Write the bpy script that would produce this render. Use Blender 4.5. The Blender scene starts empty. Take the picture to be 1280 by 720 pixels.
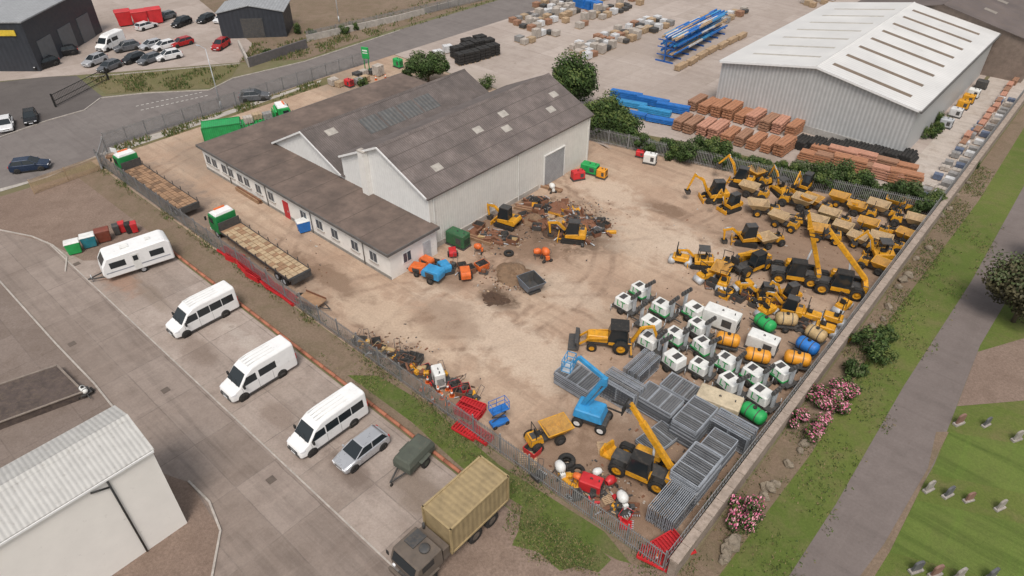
import bpy, bmesh, math, random
from mathutils import Vector, Matrix, Euler
R=random.Random(11)
rad=math.radians
# ------------------------------------------------------------------ survey
H=41.0; TH=rad(37.3); FP=853.3
CT,ST=math.cos(TH),math.sin(TH)
def P(u,v,h=0.0):
    du,dv=u-640.0,v-360.0
    t=(H-h)/(FP*ST+dv*CT)
    return (du*t,(FP*CT-dv*ST)*t)
GA=-41.5
C0,S0=math.cos(rad(GA)),math.sin(rad(GA))
def S(a,b): return (a*C0-b*S0, a*S0+b*C0)
NE,SW,SE,NW=48.5,-131.5,-41.5,138.5
scene=bpy.context.scene
COL=scene.collection
# ------------------------------------------------------------------ materials
MATS={}
def newmat(key):
    m=bpy.data.materials.new(key); m.use_nodes=True
    nt=m.node_tree; nt.nodes.clear()
    out=nt.nodes.new('ShaderNodeOutputMaterial'); b=nt.nodes.new('ShaderNodeBsdfPrincipled')
    nt.links.new(b.outputs[0],out.inputs[0])
    return m,nt,b
def N(nt,t,**kw):
    n=nt.nodes.new(t)
    for k,v in kw.items(): setattr(n,k,v)
    return n
def noise(nt,vec,scale,detail=4,rough=.6,dist=0):
    n=N(nt,'ShaderNodeTexNoise'); n.inputs['Scale'].default_value=scale
    n.inputs['Detail'].default_value=detail; n.inputs['Roughness'].default_value=rough
    n.inputs['Distortion'].default_value=dist
    nt.links.new(vec,n.inputs['Vector']); return n.outputs['Fac']
def mrange(nt,v,a,b,c=0.,d=1.,smooth=False):
    n=N(nt,'ShaderNodeMapRange'); n.clamp=True
    if smooth: n.interpolation_type='SMOOTHSTEP'
    nt.links.new(v,n.inputs[0])
    for i,x in enumerate((a,b,c,d)): n.inputs[i+1].default_value=x
    return n.outputs[0]
def math_(nt,op,a,b=None):
    n=N(nt,'ShaderNodeMath'); n.operation=op
    for i,x in enumerate((a,b)):
        if x is None: continue
        if isinstance(x,(int,float)): n.inputs[i].default_value=x
        else: nt.links.new(x,n.inputs[i])
    return n.outputs[0]
def mix(nt,f,a,b,mode='MIX'):
    n=N(nt,'ShaderNodeMix'); n.data_type='RGBA'; n.blend_type=mode
    for i,x in ((0,f),(6,a),(7,b)):
        if isinstance(x,(int,float)): n.inputs[i].default_value=x
        elif isinstance(x,tuple): n.inputs[i].default_value=(x[0],x[1],x[2],1)
        else: nt.links.new(x,n.inputs[i])
    return n.outputs[2]
def mat(key,col=None,rough=.6,metal=0.,var=.25,sc=1.5,dirt=.25,spec=.5,wave=None,dcol=(.16,.12,.085),bump=0.):
    if key in MATS: return MATS[key]
    m,nt,b=newmat(key); MATS[key]=m
    tc=N(nt,'ShaderNodeTexCoord').outputs['Object']
    oi=N(nt,'ShaderNodeObjectInfo').outputs['Random']
    off=N(nt,'ShaderNodeVectorMath'); off.operation='ADD'
    nt.links.new(tc,off.inputs[0]); cmb=N(nt,'ShaderNodeCombineXYZ')
    k=math_(nt,'MULTIPLY',oi,37.0)
    for i in range(3): nt.links.new(k,cmb.inputs[i])
    nt.links.new(cmb.outputs[0],off.inputs[1]); v=off.outputs[0]
    n1=noise(nt,v,sc,4,.65)
    dark=tuple(c*(1-var) for c in col); lite=tuple(min(1,c*(1+var*.6)) for c in col)
    c=mix(nt,mrange(nt,n1,.3,.7),dark,lite)
    if dirt>0:
        n2=noise(nt,v,sc*2.7,5,.75)
        c=mix(nt,mrange(nt,n2,.66-dirt*.5,.95-dirt*.2,0,.9),c,dcol)
    if wave:
        ax,ws,amt=wave
        w=N(nt,'ShaderNodeTexWave'); w.bands_direction=ax; w.inputs['Scale'].default_value=ws
        nt.links.new(tc,w.inputs['Vector'])
        c=mix(nt,math_(nt,'MULTIPLY',w.outputs['Fac'],amt),c,tuple(x*.45 for x in col))
        bp=N(nt,'ShaderNodeBump'); bp.inputs['Distance'].default_value=.04; bp.inputs['Strength'].default_value=.5
        nt.links.new(w.outputs['Fac'],bp.inputs['Height']); nt.links.new(bp.outputs[0],b.inputs['Normal'])
    elif bump:
        bp=N(nt,'ShaderNodeBump'); bp.inputs['Distance'].default_value=bump; bp.inputs['Strength'].default_value=.8
        nt.links.new(noise(nt,v,sc*8,4),bp.inputs['Height']); nt.links.new(bp.outputs[0],b.inputs['Normal'])
    nt.links.new(c,b.inputs['Base Color'])
    nt.links.new(mrange(nt,n1,.3,.7,max(0,rough-.12),min(1,rough+.15)),b.inputs['Roughness'])
    b.inputs['Metallic'].default_value=metal
    b.inputs['Specular IOR Level'].default_value=spec
    return m
def gmat(key,c1,c2,c3,speck=.35,blobs=(),joints=None,streak=0,bump=.02,bigs=.06,grassy=False,stain=(.09,.065,.045),rings=(),tone=.82):
    if key in MATS: return MATS[key]
    m,nt,b=newmat(key); MATS[key]=m
    tc=N(nt,'ShaderNodeTexCoord').outputs['Object']
    mp=N(nt,'ShaderNodeMapping'); mp.inputs['Rotation'].default_value=(0,0,rad(-GA)); nt.links.new(tc,mp.inputs['Vector'])
    sv=mp.outputs[0]
    nA=noise(nt,tc,bigs,6,.62,.4); nB=noise(nt,tc,.5,7,.7,.3); nC=noise(nt,tc,5,5,.7); nD=noise(nt,tc,28,2,.7)
    c=mix(nt,mrange(nt,nA,.38,.62),c1,c2)
    c=mix(nt,mrange(nt,nB,.45,.72,0,.8),c,c3)
    if streak:
        ms=N(nt,'ShaderNodeMapping'); ms.inputs['Scale'].default_value=(.05,.9,1); nt.links.new(sv,ms.inputs['Vector'])
        nS=noise(nt,ms.outputs[0],1.2,5,.7,.5)
        c=mix(nt,mrange(nt,nS,.48,.75,0,streak),c,tuple(x*.5 for x in c1))
        ms2=N(nt,'ShaderNodeMapping'); ms2.inputs['Scale'].default_value=(.7,.06,1); nt.links.new(sv,ms2.inputs['Vector'])
        nS2=noise(nt,ms2.outputs[0],1.5,5,.7,.8)
        c=mix(nt,mrange(nt,nS2,.5,.75,0,streak*.8),c,tuple(min(1,x*1.3) for x in c1))
    if rings:
        dist=N(nt,'ShaderNodeVectorMath'); dist.operation='ADD'; nt.links.new(tc,dist.inputs[0])
        nn=N(nt,'ShaderNodeTexNoise'); nn.inputs['Scale'].default_value=.12; nt.links.new(tc,nn.inputs['Vector'])
        s_=N(nt,'ShaderNodeVectorMath'); s_.operation='SCALE'; s_.inputs['Scale'].default_value=3.; nt.links.new(nn.outputs['Color'],s_.inputs[0]); nt.links.new(s_.outputs[0],dist.inputs[1])
        for (x,y,r,st) in rings:
            sb=N(nt,'ShaderNodeVectorMath'); sb.operation='DISTANCE'; nt.links.new(dist.outputs[0],sb.inputs[0]); sb.inputs[1].default_value=(x+1.5,y+1.5,1.5)
            d=math_(nt,'ABSOLUTE',math_(nt,'SUBTRACT',math_(nt,'ABSOLUTE',math_(nt,'SUBTRACT',sb.outputs['Value'],r)),.95))
            k=math_(nt,'MULTIPLY',mrange(nt,d,.1,.42,st,0,True),mrange(nt,nB,.38,.6,.05,1))
            c=mix(nt,k,c,tuple(q*.6 for q in c3))
    for (x,y,rx,ry,an,st,bc) in blobs:
        bm_=N(nt,'ShaderNodeMapping'); bm_.vector_type='TEXTURE'
        bm_.inputs['Location'].default_value=(x,y,0); bm_.inputs['Rotation'].default_value=(0,0,rad(an)); bm_.inputs['Scale'].default_value=(rx,ry,1)
        nt.links.new(tc,bm_.inputs['Vector'])
        ln=N(nt,'ShaderNodeVectorMath'); ln.operation='LENGTH'; nt.links.new(bm_.outputs[0],ln.inputs[0])
        d=math_(nt,'ADD',ln.outputs['Value'],math_(nt,'MULTIPLY',math_(nt,'SUBTRACT',nB,.5),2.4))
        c=mix(nt,mrange(nt,d,.45,1.15,st,0,True),c,bc)
    c=mix(nt,mrange(nt,nC,.35,.75,0,speck),c,tuple(x*.45 for x in c1))
    c=mix(nt,mrange(nt,nD,.5,.8,0,speck*.8),c,tuple(min(1,x*1.4) for x in c2))
    if joints:
        w_,h_,ms_,amt=joints
        br=N(nt,'ShaderNodeTexBrick'); br.offset=0.0
        br.inputs['Scale'].default_value=1; br.inputs['Brick Width'].default_value=w_; br.inputs['Row Height'].default_value=h_
        br.inputs['Mortar Size'].default_value=ms_; br.inputs['Mortar Smooth'].default_value=.3
        br.inputs['Color1'].default_value=(tone,tone*.98,tone*.96,1); br.inputs['Color2'].default_value=(1.,1.,1.,1); br.inputs['Mortar'].default_value=(.9,.9,.9,1)
        dn=N(nt,'ShaderNodeVectorMath'); dn.operation='ADD'; nt.links.new(sv,dn.inputs[0])
        nn=N(nt,'ShaderNodeTexNoise'); nn.inputs['Scale'].default_value=.7; nt.links.new(sv,nn.inputs['Vector'])
        sc_=N(nt,'ShaderNodeVectorMath'); sc_.operation='SCALE'; sc_.inputs['Scale'].default_value=.12; nt.links.new(nn.outputs['Color'],sc_.inputs[0])
        nt.links.new(sc_.outputs[0],dn.inputs[1]); nt.links.new(dn.outputs[0],br.inputs['Vector'])
        c=mix(nt,.85,c,br.outputs['Color'],'MULTIPLY')
        c=mix(nt,math_(nt,'MULTIPLY',math_(nt,'MULTIPLY',br.outputs['Fac'],mrange(nt,nB,.35,.65,.15,1)),amt),c,tuple(x*.4 for x in c1))
    nO=noise(nt,tc,1.1,3,.5)
    c=mix(nt,mrange(nt,nO,.66,.8,0,.4 if not grassy else .1),c,stain)
    bp=N(nt,'ShaderNodeBump'); bp.inputs['Distance'].default_value=bump; bp.inputs['Strength'].default_value=.7
    nt.links.new(noise(nt,tc,9 if not grassy else 14,5,.75),bp.inputs['Height']); nt.links.new(bp.outputs[0],b.inputs['Normal'])
    nt.links.new(c,b.inputs['Base Color']); b.inputs['Roughness'].default_value=.92
    b.inputs['Specular IOR Level'].default_value=.25
    return m
def glassm(key='dark_glass',col=(.02,.026,.03)):
    if key in MATS: return MATS[key]
    m,nt,b=newmat(key); MATS[key]=m
    b.inputs['Base Color'].default_value=(*col,1); b.inputs['Roughness'].default_value=.12
    return m
YEL=mat('machine_yellow',(.70,.33,.015),.45,dirt=.38,dcol=(.14,.095,.05))
YEL2=mat('machine_amber',(.72,.30,.02),.45,dirt=.25)
BLK=mat('black_rubber',(.022,.021,.02),.85,dirt=.3,dcol=(.10,.08,.06))
DKG=mat('dark_grey_metal',(.06,.06,.06),.6,dirt=.35)
GAL=mat('galvanised_steel',(.50,.52,.54),.5,.15,dirt=.12)
GAL2=mat('weathered_galvanised',(.27,.27,.27),.6,.15,dirt=.25)
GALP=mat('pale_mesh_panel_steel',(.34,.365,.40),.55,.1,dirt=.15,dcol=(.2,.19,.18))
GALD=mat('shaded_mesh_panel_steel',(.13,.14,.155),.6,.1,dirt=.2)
WHT=mat('white_paint',(.79,.79,.78),.35,var=.06,dirt=.06)
WHD=mat('dirty_white_paint',(.72,.72,.69),.5,var=.12,dirt=.2)
GRN=mat('green_paint',(.015,.22,.06),.5,dirt=.2)
GRL=mat('bright_green_paint',(.02,.34,.085),.5,dirt=.15)
BLU=mat('blue_paint',(.02,.16,.50),.5,dirt=.15)
LBL=mat('light_blue_paint',(.04,.28,.55),.45,dirt=.2)
RED=mat('red_paint',(.55,.025,.03),.45,dirt=.15)
ORG=mat('orange_paint',(.72,.15,.03),.5,dirt=.25)
BEI=mat('beige_paint',(.50,.35,.17),.6,dirt=.4)
TAN=mat('tan_canvas',(.36,.27,.14),.75,dirt=.15)
OLV=mat('olive_grey_canvas',(.085,.095,.075),.85,dirt=.2)
ARM=mat('army_grey_brown',(.13,.105,.085),.75,dirt=.35)
SIL=mat('silver_paint',(.50,.51,.53),.3,.5,var=.05,dirt=.05)
WOOD=mat('weathered_timber',(.33,.20,.115),.8,dirt=.3)
WOOD2=mat('dark_timber',(.20,.12,.07),.8,dirt=.35)
WOODP=mat('pallet_timber',(.45,.32,.20),.8,dirt=.3)
RUST=mat('rusty_steel',(.20,.085,.045),.8,dirt=.4)
BRN=mat('mud',(.09,.052,.032),.95,dirt=.4,bump=.08,dcol=(.05,.032,.02))
GLS=glassm()
WGL=glassm('window_glass',(.05,.07,.09))
HLG=mat('lamp_lens',(.75,.76,.78),.15,var=.05,dirt=0)
TLR=mat('tail_lens_red',(.45,.01,.01),.25,var=.05,dirt=0)
STN=mat('grey_stone',(.36,.33,.30),.9,dirt=.4,bump=.05)
CNC=mat('concrete_grey',(.42,.385,.345),.9,dirt=.3)
# ------------------------------------------------------------------ mesh builder
class MB:
    def __init__(s): s.V=[];s.F=[];s.I=[];s.S=[];s.M=[]
    def mi(s,m):
        if m not in s.M: s.M.append(m)
        return s.M.index(m)
    def add(s,vs,fs,m,sm=False):
        o=len(s.V); s.V+= [tuple(v) for v in vs]; k=s.mi(m)
        for f in fs: s.F.append([i+o for i in f]); s.I.append(k); s.S.append(sm)
        return s
    def box(s,c,d,m,r=None):
        x,y,z=d[0]/2,d[1]/2,d[2]/2
        p=[Vector(q) for q in ((-x,-y,-z),(x,-y,-z),(x,y,-z),(-x,y,-z),(-x,-y,z),(x,-y,z),(x,y,z),(-x,y,z))]
        if r: 
            e=Euler([rad(a) for a in r]).to_matrix(); p=[e@q for q in p]
        return s.hexa([q+Vector(c) for q in p],m)
    def hexa(s,p,m): return s.add(p,[(0,3,2,1),(4,5,6,7),(0,1,5,4),(1,2,6,5),(2,3,7,6),(3,0,4,7)],m)
    def frus(s,x0,x1,y0,y1,z0,X0,X1,Y0,Y1,z1,m):
        return s.hexa([(x0,y0,z0),(x1,y0,z0),(x1,y1,z0),(x0,y1,z0),(X0,Y0,z1),(X1,Y0,z1),(X1,Y1,z1),(X0,Y1,z1)],m)
    def prism(s,pr,y0,y1,m):
        n=len(pr); vs=[(x,y0,z) for x,z in pr]+[(x,y1,z) for x,z in pr]
        fs=[list(range(n))[::-1],[i+n for i in range(n)]]+[(i,(i+1)%n,(i+1)%n+n,i+n) for i in range(n)]
        return s.add(vs,fs,m)
    def tube(s,p0,p1,r,m,n=8,r1=None,caps=True):
        p0,p1=Vector(p0),Vector(p1); d=(p1-p0)
        if d.length<1e-6: return s
        q=d.to_track_quat('Z','Y'); r1=r if r1 is None else r1
        A=[p0+q@Vector((math.cos(2*math.pi*i/n)*r,math.sin(2*math.pi*i/n)*r,0)) for i in range(n)]
        B=[p1+q@Vector((math.cos(2*math.pi*i/n)*r1,math.sin(2*math.pi*i/n)*r1,0)) for i in range(n)]
        s.add(A+B,[(i,(i+1)%n,(i+1)%n+n,i+n) for i in range(n)],m,True)
        if caps: s.add(A,[list(range(n))[::-1]],m); s.add(B,[list(range(n))],m)
        return s
    def beam(s,p0,p1,w,h,m,w1=None,h1=None):
        p0,p1=Vector(p0),Vector(p1); d=(p1-p0).normalized()
        up=Vector((0,0,1)) if abs(d.z)<.98 else Vector((1,0,0))
        sd=d.cross(up).normalized(); u=sd.cross(d)
        w1=w if w1 is None else w1; h1=h if h1 is None else h1
        def c(p,w,h): return [p-sd*w/2-u*h/2,p+sd*w/2-u*h/2,p+sd*w/2+u*h/2,p-sd*w/2+u*h/2]
        return s.hexa(c(p0,w,h)+c(p1,w1,h1),m)
    def lathe(s,cx,cy,cz,pr,m,n=16,ax='y'):
        vs=[]
        for r,y in pr:
            for i in range(n):
                a=2*math.pi*i/n; c_,s_=math.cos(a)*r,math.sin(a)*r
                vs.append((cx+c_,cy+y,cz+s_) if ax=='y' else ((cx+y,cy+c_,cz+s_) if ax=='x' else (cx+c_,cy+s_,cz+y)))
        fs=[]
        for k in range(len(pr)-1):
            for i in range(n): fs.append((k*n+i,k*n+(i+1)%n,(k+1)*n+(i+1)%n,(k+1)*n+i))
        return s.add(vs,fs,m,True)
    def loft(s,rings,m,sm=False,caps=True):
        n=len(rings[0]); vs=[p for r in rings for p in r]; fs=[]
        for k in range(len(rings)-1):
            for i in range(n): fs.append((k*n+i,k*n+(i+1)%n,(k+1)*n+(i+1)%n,(k+1)*n+i))
        s.add(vs,fs,m,sm)
        if caps: s.add(rings[0],[list(range(n))],m); s.add(rings[-1],[list(range(n))[::-1]],m)
        return s
    def quad(s,p,m): return s.add(p,[tuple(range(len(p)))],m)
    def blob(s,c,r,m,n=10,k=6,jit=.0,flat=0.):
        rings=[]
        for j in range(1,k):
            ph=math.pi*j/k
            ring=[]
            for i in range(n):
                a=2*math.pi*i/n; f=1+R.uniform(-jit,jit)
                ring.append((c[0]+r[0]*f*math.sin(ph)*math.cos(a),c[1]+r[1]*f*math.sin(ph)*math.sin(a),max(c[2]+r[2]*f*math.cos(ph),flat)))
            rings.append(ring)
        return s.loft(rings,m,jit==0)
    def mesh(s,name,bev=0,fast=False):
        me=bpy.data.meshes.new(name)
        me.from_pydata(s.V,[],s.F)
        for m in s.M: me.materials.append(m)
        me.polygons.foreach_set('material_index',s.I); me.polygons.foreach_set('use_smooth',s.S)
        if not fast:
            bm=bmesh.new(); bm.from_mesh(me)
            bmesh.ops.remove_doubles(bm,verts=bm.verts,dist=1e-5)
            bmesh.ops.recalc_face_normals(bm,faces=bm.faces)
            if bev:
                ed=[e for e in bm.edges if len(e.link_faces)==2 and e.calc_face_angle(0)>.45]
                bmesh.ops.bevel(bm,geom=ed,offset=bev,segments=1,affect='EDGES',clamp_overlap=True)
            bm.to_mesh(me); bm.free()
        me.update(); return me
class Thing:
    def __init__(s,name): s.name=name; s.P=[]
    def part(s,name,mb,loc=(0,0,0),rot=(0,0,0),parent=-1,bev=0,fast=False,label=None):
        me=mb.mesh(name,bev,fast) if isinstance(mb,MB) else mb
        s.P.append((name,me,loc,rot,parent,label)); return len(s.P)-1
    def place(s,xy,rz,label,cat,group=None,z=0.,sc=1.,tilt=None,kind=None):
        if len(s.P)==1 and s.P[0][0]==s.name:
            root=bpy.data.objects.new(s.name,s.P[0][1]); rest=[]
        else:
            root=bpy.data.objects.new(s.name,None); root.empty_display_size=.5; rest=s.P
        root.location=(xy[0],xy[1],z); root.rotation_euler=(tilt[0] if tilt else 0,tilt[1] if tilt else 0,rad(rz)); root.scale=(sc,sc,sc)
        COL.objects.link(root)
        obs=[]
        for (n,me,loc,rot,pa,lb) in rest:
            o=bpy.data.objects.new(n,me); o.location=loc; o.rotation_euler=rot
            o.parent=root if pa<0 else obs[pa]; COL.objects.link(o); obs.append(o)
            if lb: o['label']=lb
        root['label']=label
        if kind: root['kind']=kind
        else: root['category']=cat
        if group: root['group']=group
        return root
PEND=[]
def later(T,xy,rz,label,cat,group=None,sc=1.,r=1.,w=1.):
    PEND.append([T,Vector((xy[0],xy[1])),rz,label,cat,group,sc,r*sc,Vector((xy[0],xy[1])),w])
def flush():
    e1=Vector(S(1,0)); e2=Vector(S(0,1))
    for it in range(120):
        for i in range(len(PEND)):
            A=PEND[i]
            for j in range(i+1,len(PEND)):
                B=PEND[j]; d=B[1]-A[1]; L=d.length; m=A[7]+B[7]
                if L<m:
                    if L<1e-3: d=Vector((1,0)); L=1
                    f=(m-L)/L*.5; wa=A[9]/(A[9]+B[9])
                    A[1]-=d*f*(1-wa)*1.0; B[1]+=d*f*wa
        for A in PEND:
            A[1]+=(A[8]-A[1])*.04
            a=A[1].dot(e1); b=A[1].dot(e2)
            if a>-8.9-A[7]: A[1]-=e1*(a+8.9+A[7])
            if b<25.2+A[7]*.8: A[1]+=e2*(25.2+A[7]*.8-b)
    for A in PEND: A[0].place(A[1],A[2],A[3],A[4],A[5],sc=A[6])
WM={}
def wheelmesh(r,w,rim,lug=False):
    k=(r,w,rim.name,lug)
    if k not in WM:
        t=MB(); t.lathe(0,0,0,[(.58*r,-w/2),(.92*r,-w/2),(r,-w*.36),(r,w*.36),(.92*r,w/2),(.58*r,w/2)],BLK,18)
        if lug:
            for i in range(16):
                a=2*math.pi*i/16
                for sg in (-1,1):
                    t.box((math.cos(a+sg*.1)*r,sg*w*.22,math.sin(a+sg*.1)*r),(.05,w*.42,.07),BLK,(0,-math.degrees(a),0))
        m=MB(); m.lathe(0,0,0,[(.01,-w*.28),(.2*r,-w*.4),(.25*r,-.25*w),(.5*r,-.25*w),(.6*r,-w*.46),(.6*r,w*.46),(.5*r,.25*w),(.25*r,.25*w),(.2*r,.4*w),(.01,w*.28)],rim,14)
        WM[k]=(m.mesh('rim'),t.mesh('tyre'))
    return WM[k]
def wheels(T,pts,r,w,rim=DKG,lug=False):
    rm,ty=wheelmesh(r,w,rim,lug)
    for p in pts:
        i=T.part('wheel',rm,loc=(p[0],p[1],r)); T.part('tyre',ty,parent=i)
_sw={}
def swheels(T,pts,r,w,rim=DKG):
    k=(r,w,rim.name)
    if k not in _sw:
        t=MB(); t.lathe(0,0,0,[(.55*r,-w/2),(.92*r,-w/2),(r,-w*.3),(r,w*.3),(.92*r,w/2),(.55*r,w/2)],BLK,14)
        t.lathe(0,0,0,[(.01,-w*.3),(.55*r,-w*.45),(.55*r,w*.45),(.01,w*.3)],rim,12); _sw[k]=t.mesh('wheel')
    for p in pts: T.part('wheel',_sw[k],loc=(p[0],p[1],r))
def tub(m,x0,x1,y0,y1,z0,X0,X1,Y0,Y1,z1,mo,mi_,t=.05):
    a=[(x0,y0,z0),(x1,y0,z0),(x1,y1,z0),(x0,y1,z0)]; b=[(X0,Y0,z1),(X1,Y0,z1),(X1,Y1,z1),(X0,Y1,z1)]
    c=[(X0+t,Y0+t,z1),(X1-t,Y0+t,z1),(X1-t,Y1-t,z1),(X0+t,Y1-t,z1)]; d=[(x0+t,y0+t,z0+t),(x1-t,y0+t,z0+t),(x1-t,y1-t,z0+t),(x0+t,y1-t,z0+t)]
    q=[(0,1,5,4),(1,2,6,5),(2,3,7,6),(3,0,4,7)]
    m.add(a+b,q+[(3,2,1,0)],mo); m.add(b+c,q,mo); m.add(c+d,q,mi_); m.quad(d,mi_)
# ------------------------------------------------------------------ ground
def sheet(name,pts,m,z,label,kind='structure',world=False):
    pts=[p if world else P(*p) for p in pts]
    b=MB(); b.quad([(x,y,z) for x,y in pts],m)
    me=b.mesh(name,fast=True)
    bm=bmesh.new(); bm.from_mesh(me); bmesh.ops.triangulate(bm,faces=bm.faces)
    for f in bm.faces:
        if f.normal.z<0: f.normal_flip()
    bm.to_mesh(me); bm.free()
    o=bpy.data.objects.new(name,me); COL.objects.link(o); o['label']=label; o['kind']=kind
    return o
MUD=(.075,.045,.028); MUD2=(.17,.105,.068); PALE=(.58,.47,.37)
def bl(u,v,rx,ry,st,c,an=GA): 
    x,y=P(u,v); return (x,y,rx,ry,an,st,c)
def rg(u,v,r,st):
    x,y=P(u,v); return (x,y,r,st)
G_BASE=gmat('scrub_ground',(.18,.15,.09),(.13,.14,.06),(.22,.18,.12),grassy=True)
G_YARD=gmat('yard_hardstanding',(.42,.295,.212),(.53,.405,.302),(.31,.205,.143),speck=.45,streak=.6,bigs=.09,
  rings=[rg(560,300,17,.6),rg(900,560,30,.55),rg(520,560,22,.5),rg(700,200,21,.55),rg(430,250,26,.5),rg(980,150,38,.5),rg(760,470,12,.45),rg(600,470,8,.45)],
  blobs=[bl(640,290,9,6,.85,MUD2),bl(620,372,2.8,1.7,.97,MUD),bl(710,280,8,5,.9,MUD),bl(650,345,4,2.2,.9,MUD),bl(830,262,4,1.6,.9,MUD2),
         bl(1020,310,13,11,.7,MUD2),bl(900,440,12,9,.5,MUD2),bl(870,570,11,9,.7,MUD2),bl(740,610,9,5,.7,MUD2),bl(300,300,16,2.6,.8,(.18,.13,.10)),
         bl(210,245,14,4,.75,(.19,.15,.125)),bl(640,430,13,3.5,.65,PALE),bl(820,300,8,5,.6,PALE),bl(520,470,9,2.2,.75,MUD2),
         bl(420,100,16,5,.6,(.22,.18,.14)),bl(760,240,6,3,.65,PALE),bl(470,390,10,2.5,.55,(.56,.44,.33)),bl(880,320,7,3,.55,PALE),bl(410,345,7,1.6,.8,MUD2),bl(560,400,4,3,.5,MUD2),bl(560,345,4,2,.6,MUD2),bl(260,200,9,4,.5,(.24,.19,.15)),bl(700,360,6,2.5,.5,PALE)])
G_MER=gmat('merchant_concrete',(.42,.355,.315),(.48,.415,.37),(.36,.30,.26),speck=.25,joints=(6,6,.03,.45),streak=.35,
  blobs=[bl(1000,215,16,2.4,.6,(.22,.17,.125)),bl(600,100,8,4,.4,(.31,.26,.21)),bl(760,60,10,5,.4,(.34,.28,.23))])
G_ROAD=gmat('asphalt_road',(.18,.158,.148),(.205,.182,.17),(.15,.132,.124),speck=.25,bigs=.1,streak=.4,stain=(.09,.08,.07))
G_CPRK=gmat('slab_concrete_bay',(.36,.297,.255),(.44,.37,.325),(.26,.205,.172),speck=.4,joints=(4.6,4.1,.05,.7),streak=.5,tone=.76,blobs=[bl(150,350,4,1.5,.7,(.36,.21,.14)),bl(440,590,3,1.2,.7,(.15,.11,.09)),bl(250,440,3,1.4,.6,(.18,.13,.1)),bl(350,520,2.6,1.2,.6,(.18,.13,.1)),bl(190,370,4,1,.5,(.2,.15,.11)),bl(530,620,3.4,1.6,.6,(.2,.15,.11)),bl(300,420,3,.8,.5,(.5,.44,.39))])
G_LANE=gmat('slab_concrete_lane',(.29,.236,.203),(.34,.282,.245),(.22,.174,.147),speck=.32,joints=(5.8,3.2,.045,.65),streak=.65,tone=.76)
G_GRAV=gmat('brown_gravel',(.23,.165,.13),(.29,.215,.17),(.17,.12,.09),speck=.75,bump=.05)
G_OLD=gmat('old_tarmac',(.22,.175,.15),(.27,.22,.19),(.18,.14,.115),speck=.5,joints=(5,5,.05,.45))
G_GRASS=gmat('lawn_grass',(.10,.14,.028),(.14,.17,.04),(.19,.155,.075),speck=.55,grassy=True,bump=.06,streak=.25)
G_FRESH=gmat('fresh_grass',(.085,.125,.026),(.12,.15,.036),(.18,.135,.085),speck=.6,grassy=True,bump=.06)
G_GRAS2=gmat('mown_grass',(.10,.155,.028),(.145,.185,.044),(.12,.14,.04),speck=.45,grassy=True,bump=.05,streak=.85)
G_ROUGH=gmat('rough_verge',(.16,.145,.065),(.20,.165,.09),(.12,.13,.045),speck=.6,grassy=True,bump=.08)
G_SOIL=gmat('bare_soil_strip',(.20,.145,.10),(.25,.185,.135),(.13,.115,.06),speck=.65,bump=.06)
G_PATH=gmat('path_asphalt',(.175,.146,.134),(.20,.168,.155),(.15,.125,.114),speck=.3,streak=.3)
G_PALE=gmat('pale_gravel_lane',(.46,.40,.35),(.53,.47,.42),(.32,.26,.21),speck=.4,streak=.5)
G_DRK=gmat('dark_asphalt',(.11,.097,.092),(.135,.12,.112),(.095,.083,.078),speck=.25)
sheet('ground',[(-1500,-600),(1500,-600),(1500,2200),(-1500,2200)],G_BASE,0,'scrubby brown ground around the yards',world=True)
z=.006
sheet('yard_ground',[S(-97.6,24.3),S(-8,24.3),S(-8,84.5),P(735,172),S(-46,72),S(-60,78),S(-97.6,78)],G_YARD,z,'tan muddy hardstanding of the plant yard',world=True)
sheet('merchant_yard_ground',[S(-100,64.5),P(560,40),P(740,-18),P(1300,-60),S(-15,138),S(-14,84),S(-8.4,82.6),P(735,174),S(-46,72.5),S(-60,78.2),S(-97.4,78.2)],G_MER,z+.006,'pinkish grey concrete storage yard',world=True)
sheet('road',[(-220,300),(0,238),(60,222),(128,196),(152,180),(250,150),(400,98),(560,47),(740,-10),(900,-60),(780,-60),(640,-5),(500,37),(382,76),(292,97),(262,112),(180,116),(128,121),(108,136),(60,150),(0,172),(-220,230)],G_ROAD,z+.012,'grey asphalt road passing the yard')
sheet('side_lot',[(-200,250),(0,173),(60,150),(108,136),(128,121),(96,95),(60,96),(-250,130)],G_DRK,z+.018,'dark asphalt apron by the gates')
sheet('dealer_lot',[(60,96),(96,94),(300,78),(316,60),(300,-10),(190,-40),(-100,-40),(-200,120)],gmat('lot_concrete',(.40,.34,.30),(.46,.39,.35),(.34,.28,.24),speck=.3,joints=(5,5,.04,.3)),z+.010,'tan concrete car lot')
sheet('verge_grass',[(110,97),(300,80),(290,95),(262,110),(180,114),(132,118)],G_ROUGH,z+.024,'dry grass verge beside the lot')
sheet('pavement',[(0,236),(60,220),(128,194),(160,186),(250,156),(400,103),(402,100),(250,150),(152,180),(60,222),(0,240)],CNC,z+.026,'narrow grey pavement along the fence')
sheet('verge_strip',[S(-97.2,27.5),S(-94.5,27.5),S(-94.5,62),S(-97.2,64)],G_ROUGH,z+.016,'weedy strip inside the roadside fence',world=True)
sheet('gravel_patch',[(-200,310),(0,246),(118,210),(225,300),(215,322),(104,326),(62,304),(0,288),(-200,322)],G_GRAV,z+.010,'brown gravel patch beside the fence')
sheet('lane_ground',[S(-130,-40),S(-130,13),S(-14,13.2),S(-6,10),S(10,-40)],G_LANE,z+.004,'grey concrete lane with slab joints',world=True)
sheet('parking_bay_ground',[S(-79,13),S(-79,20.8),S(-19,20.8),S(-19,13)],G_CPRK,z+.008,'stained slab concrete parking bays',world=True)
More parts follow.
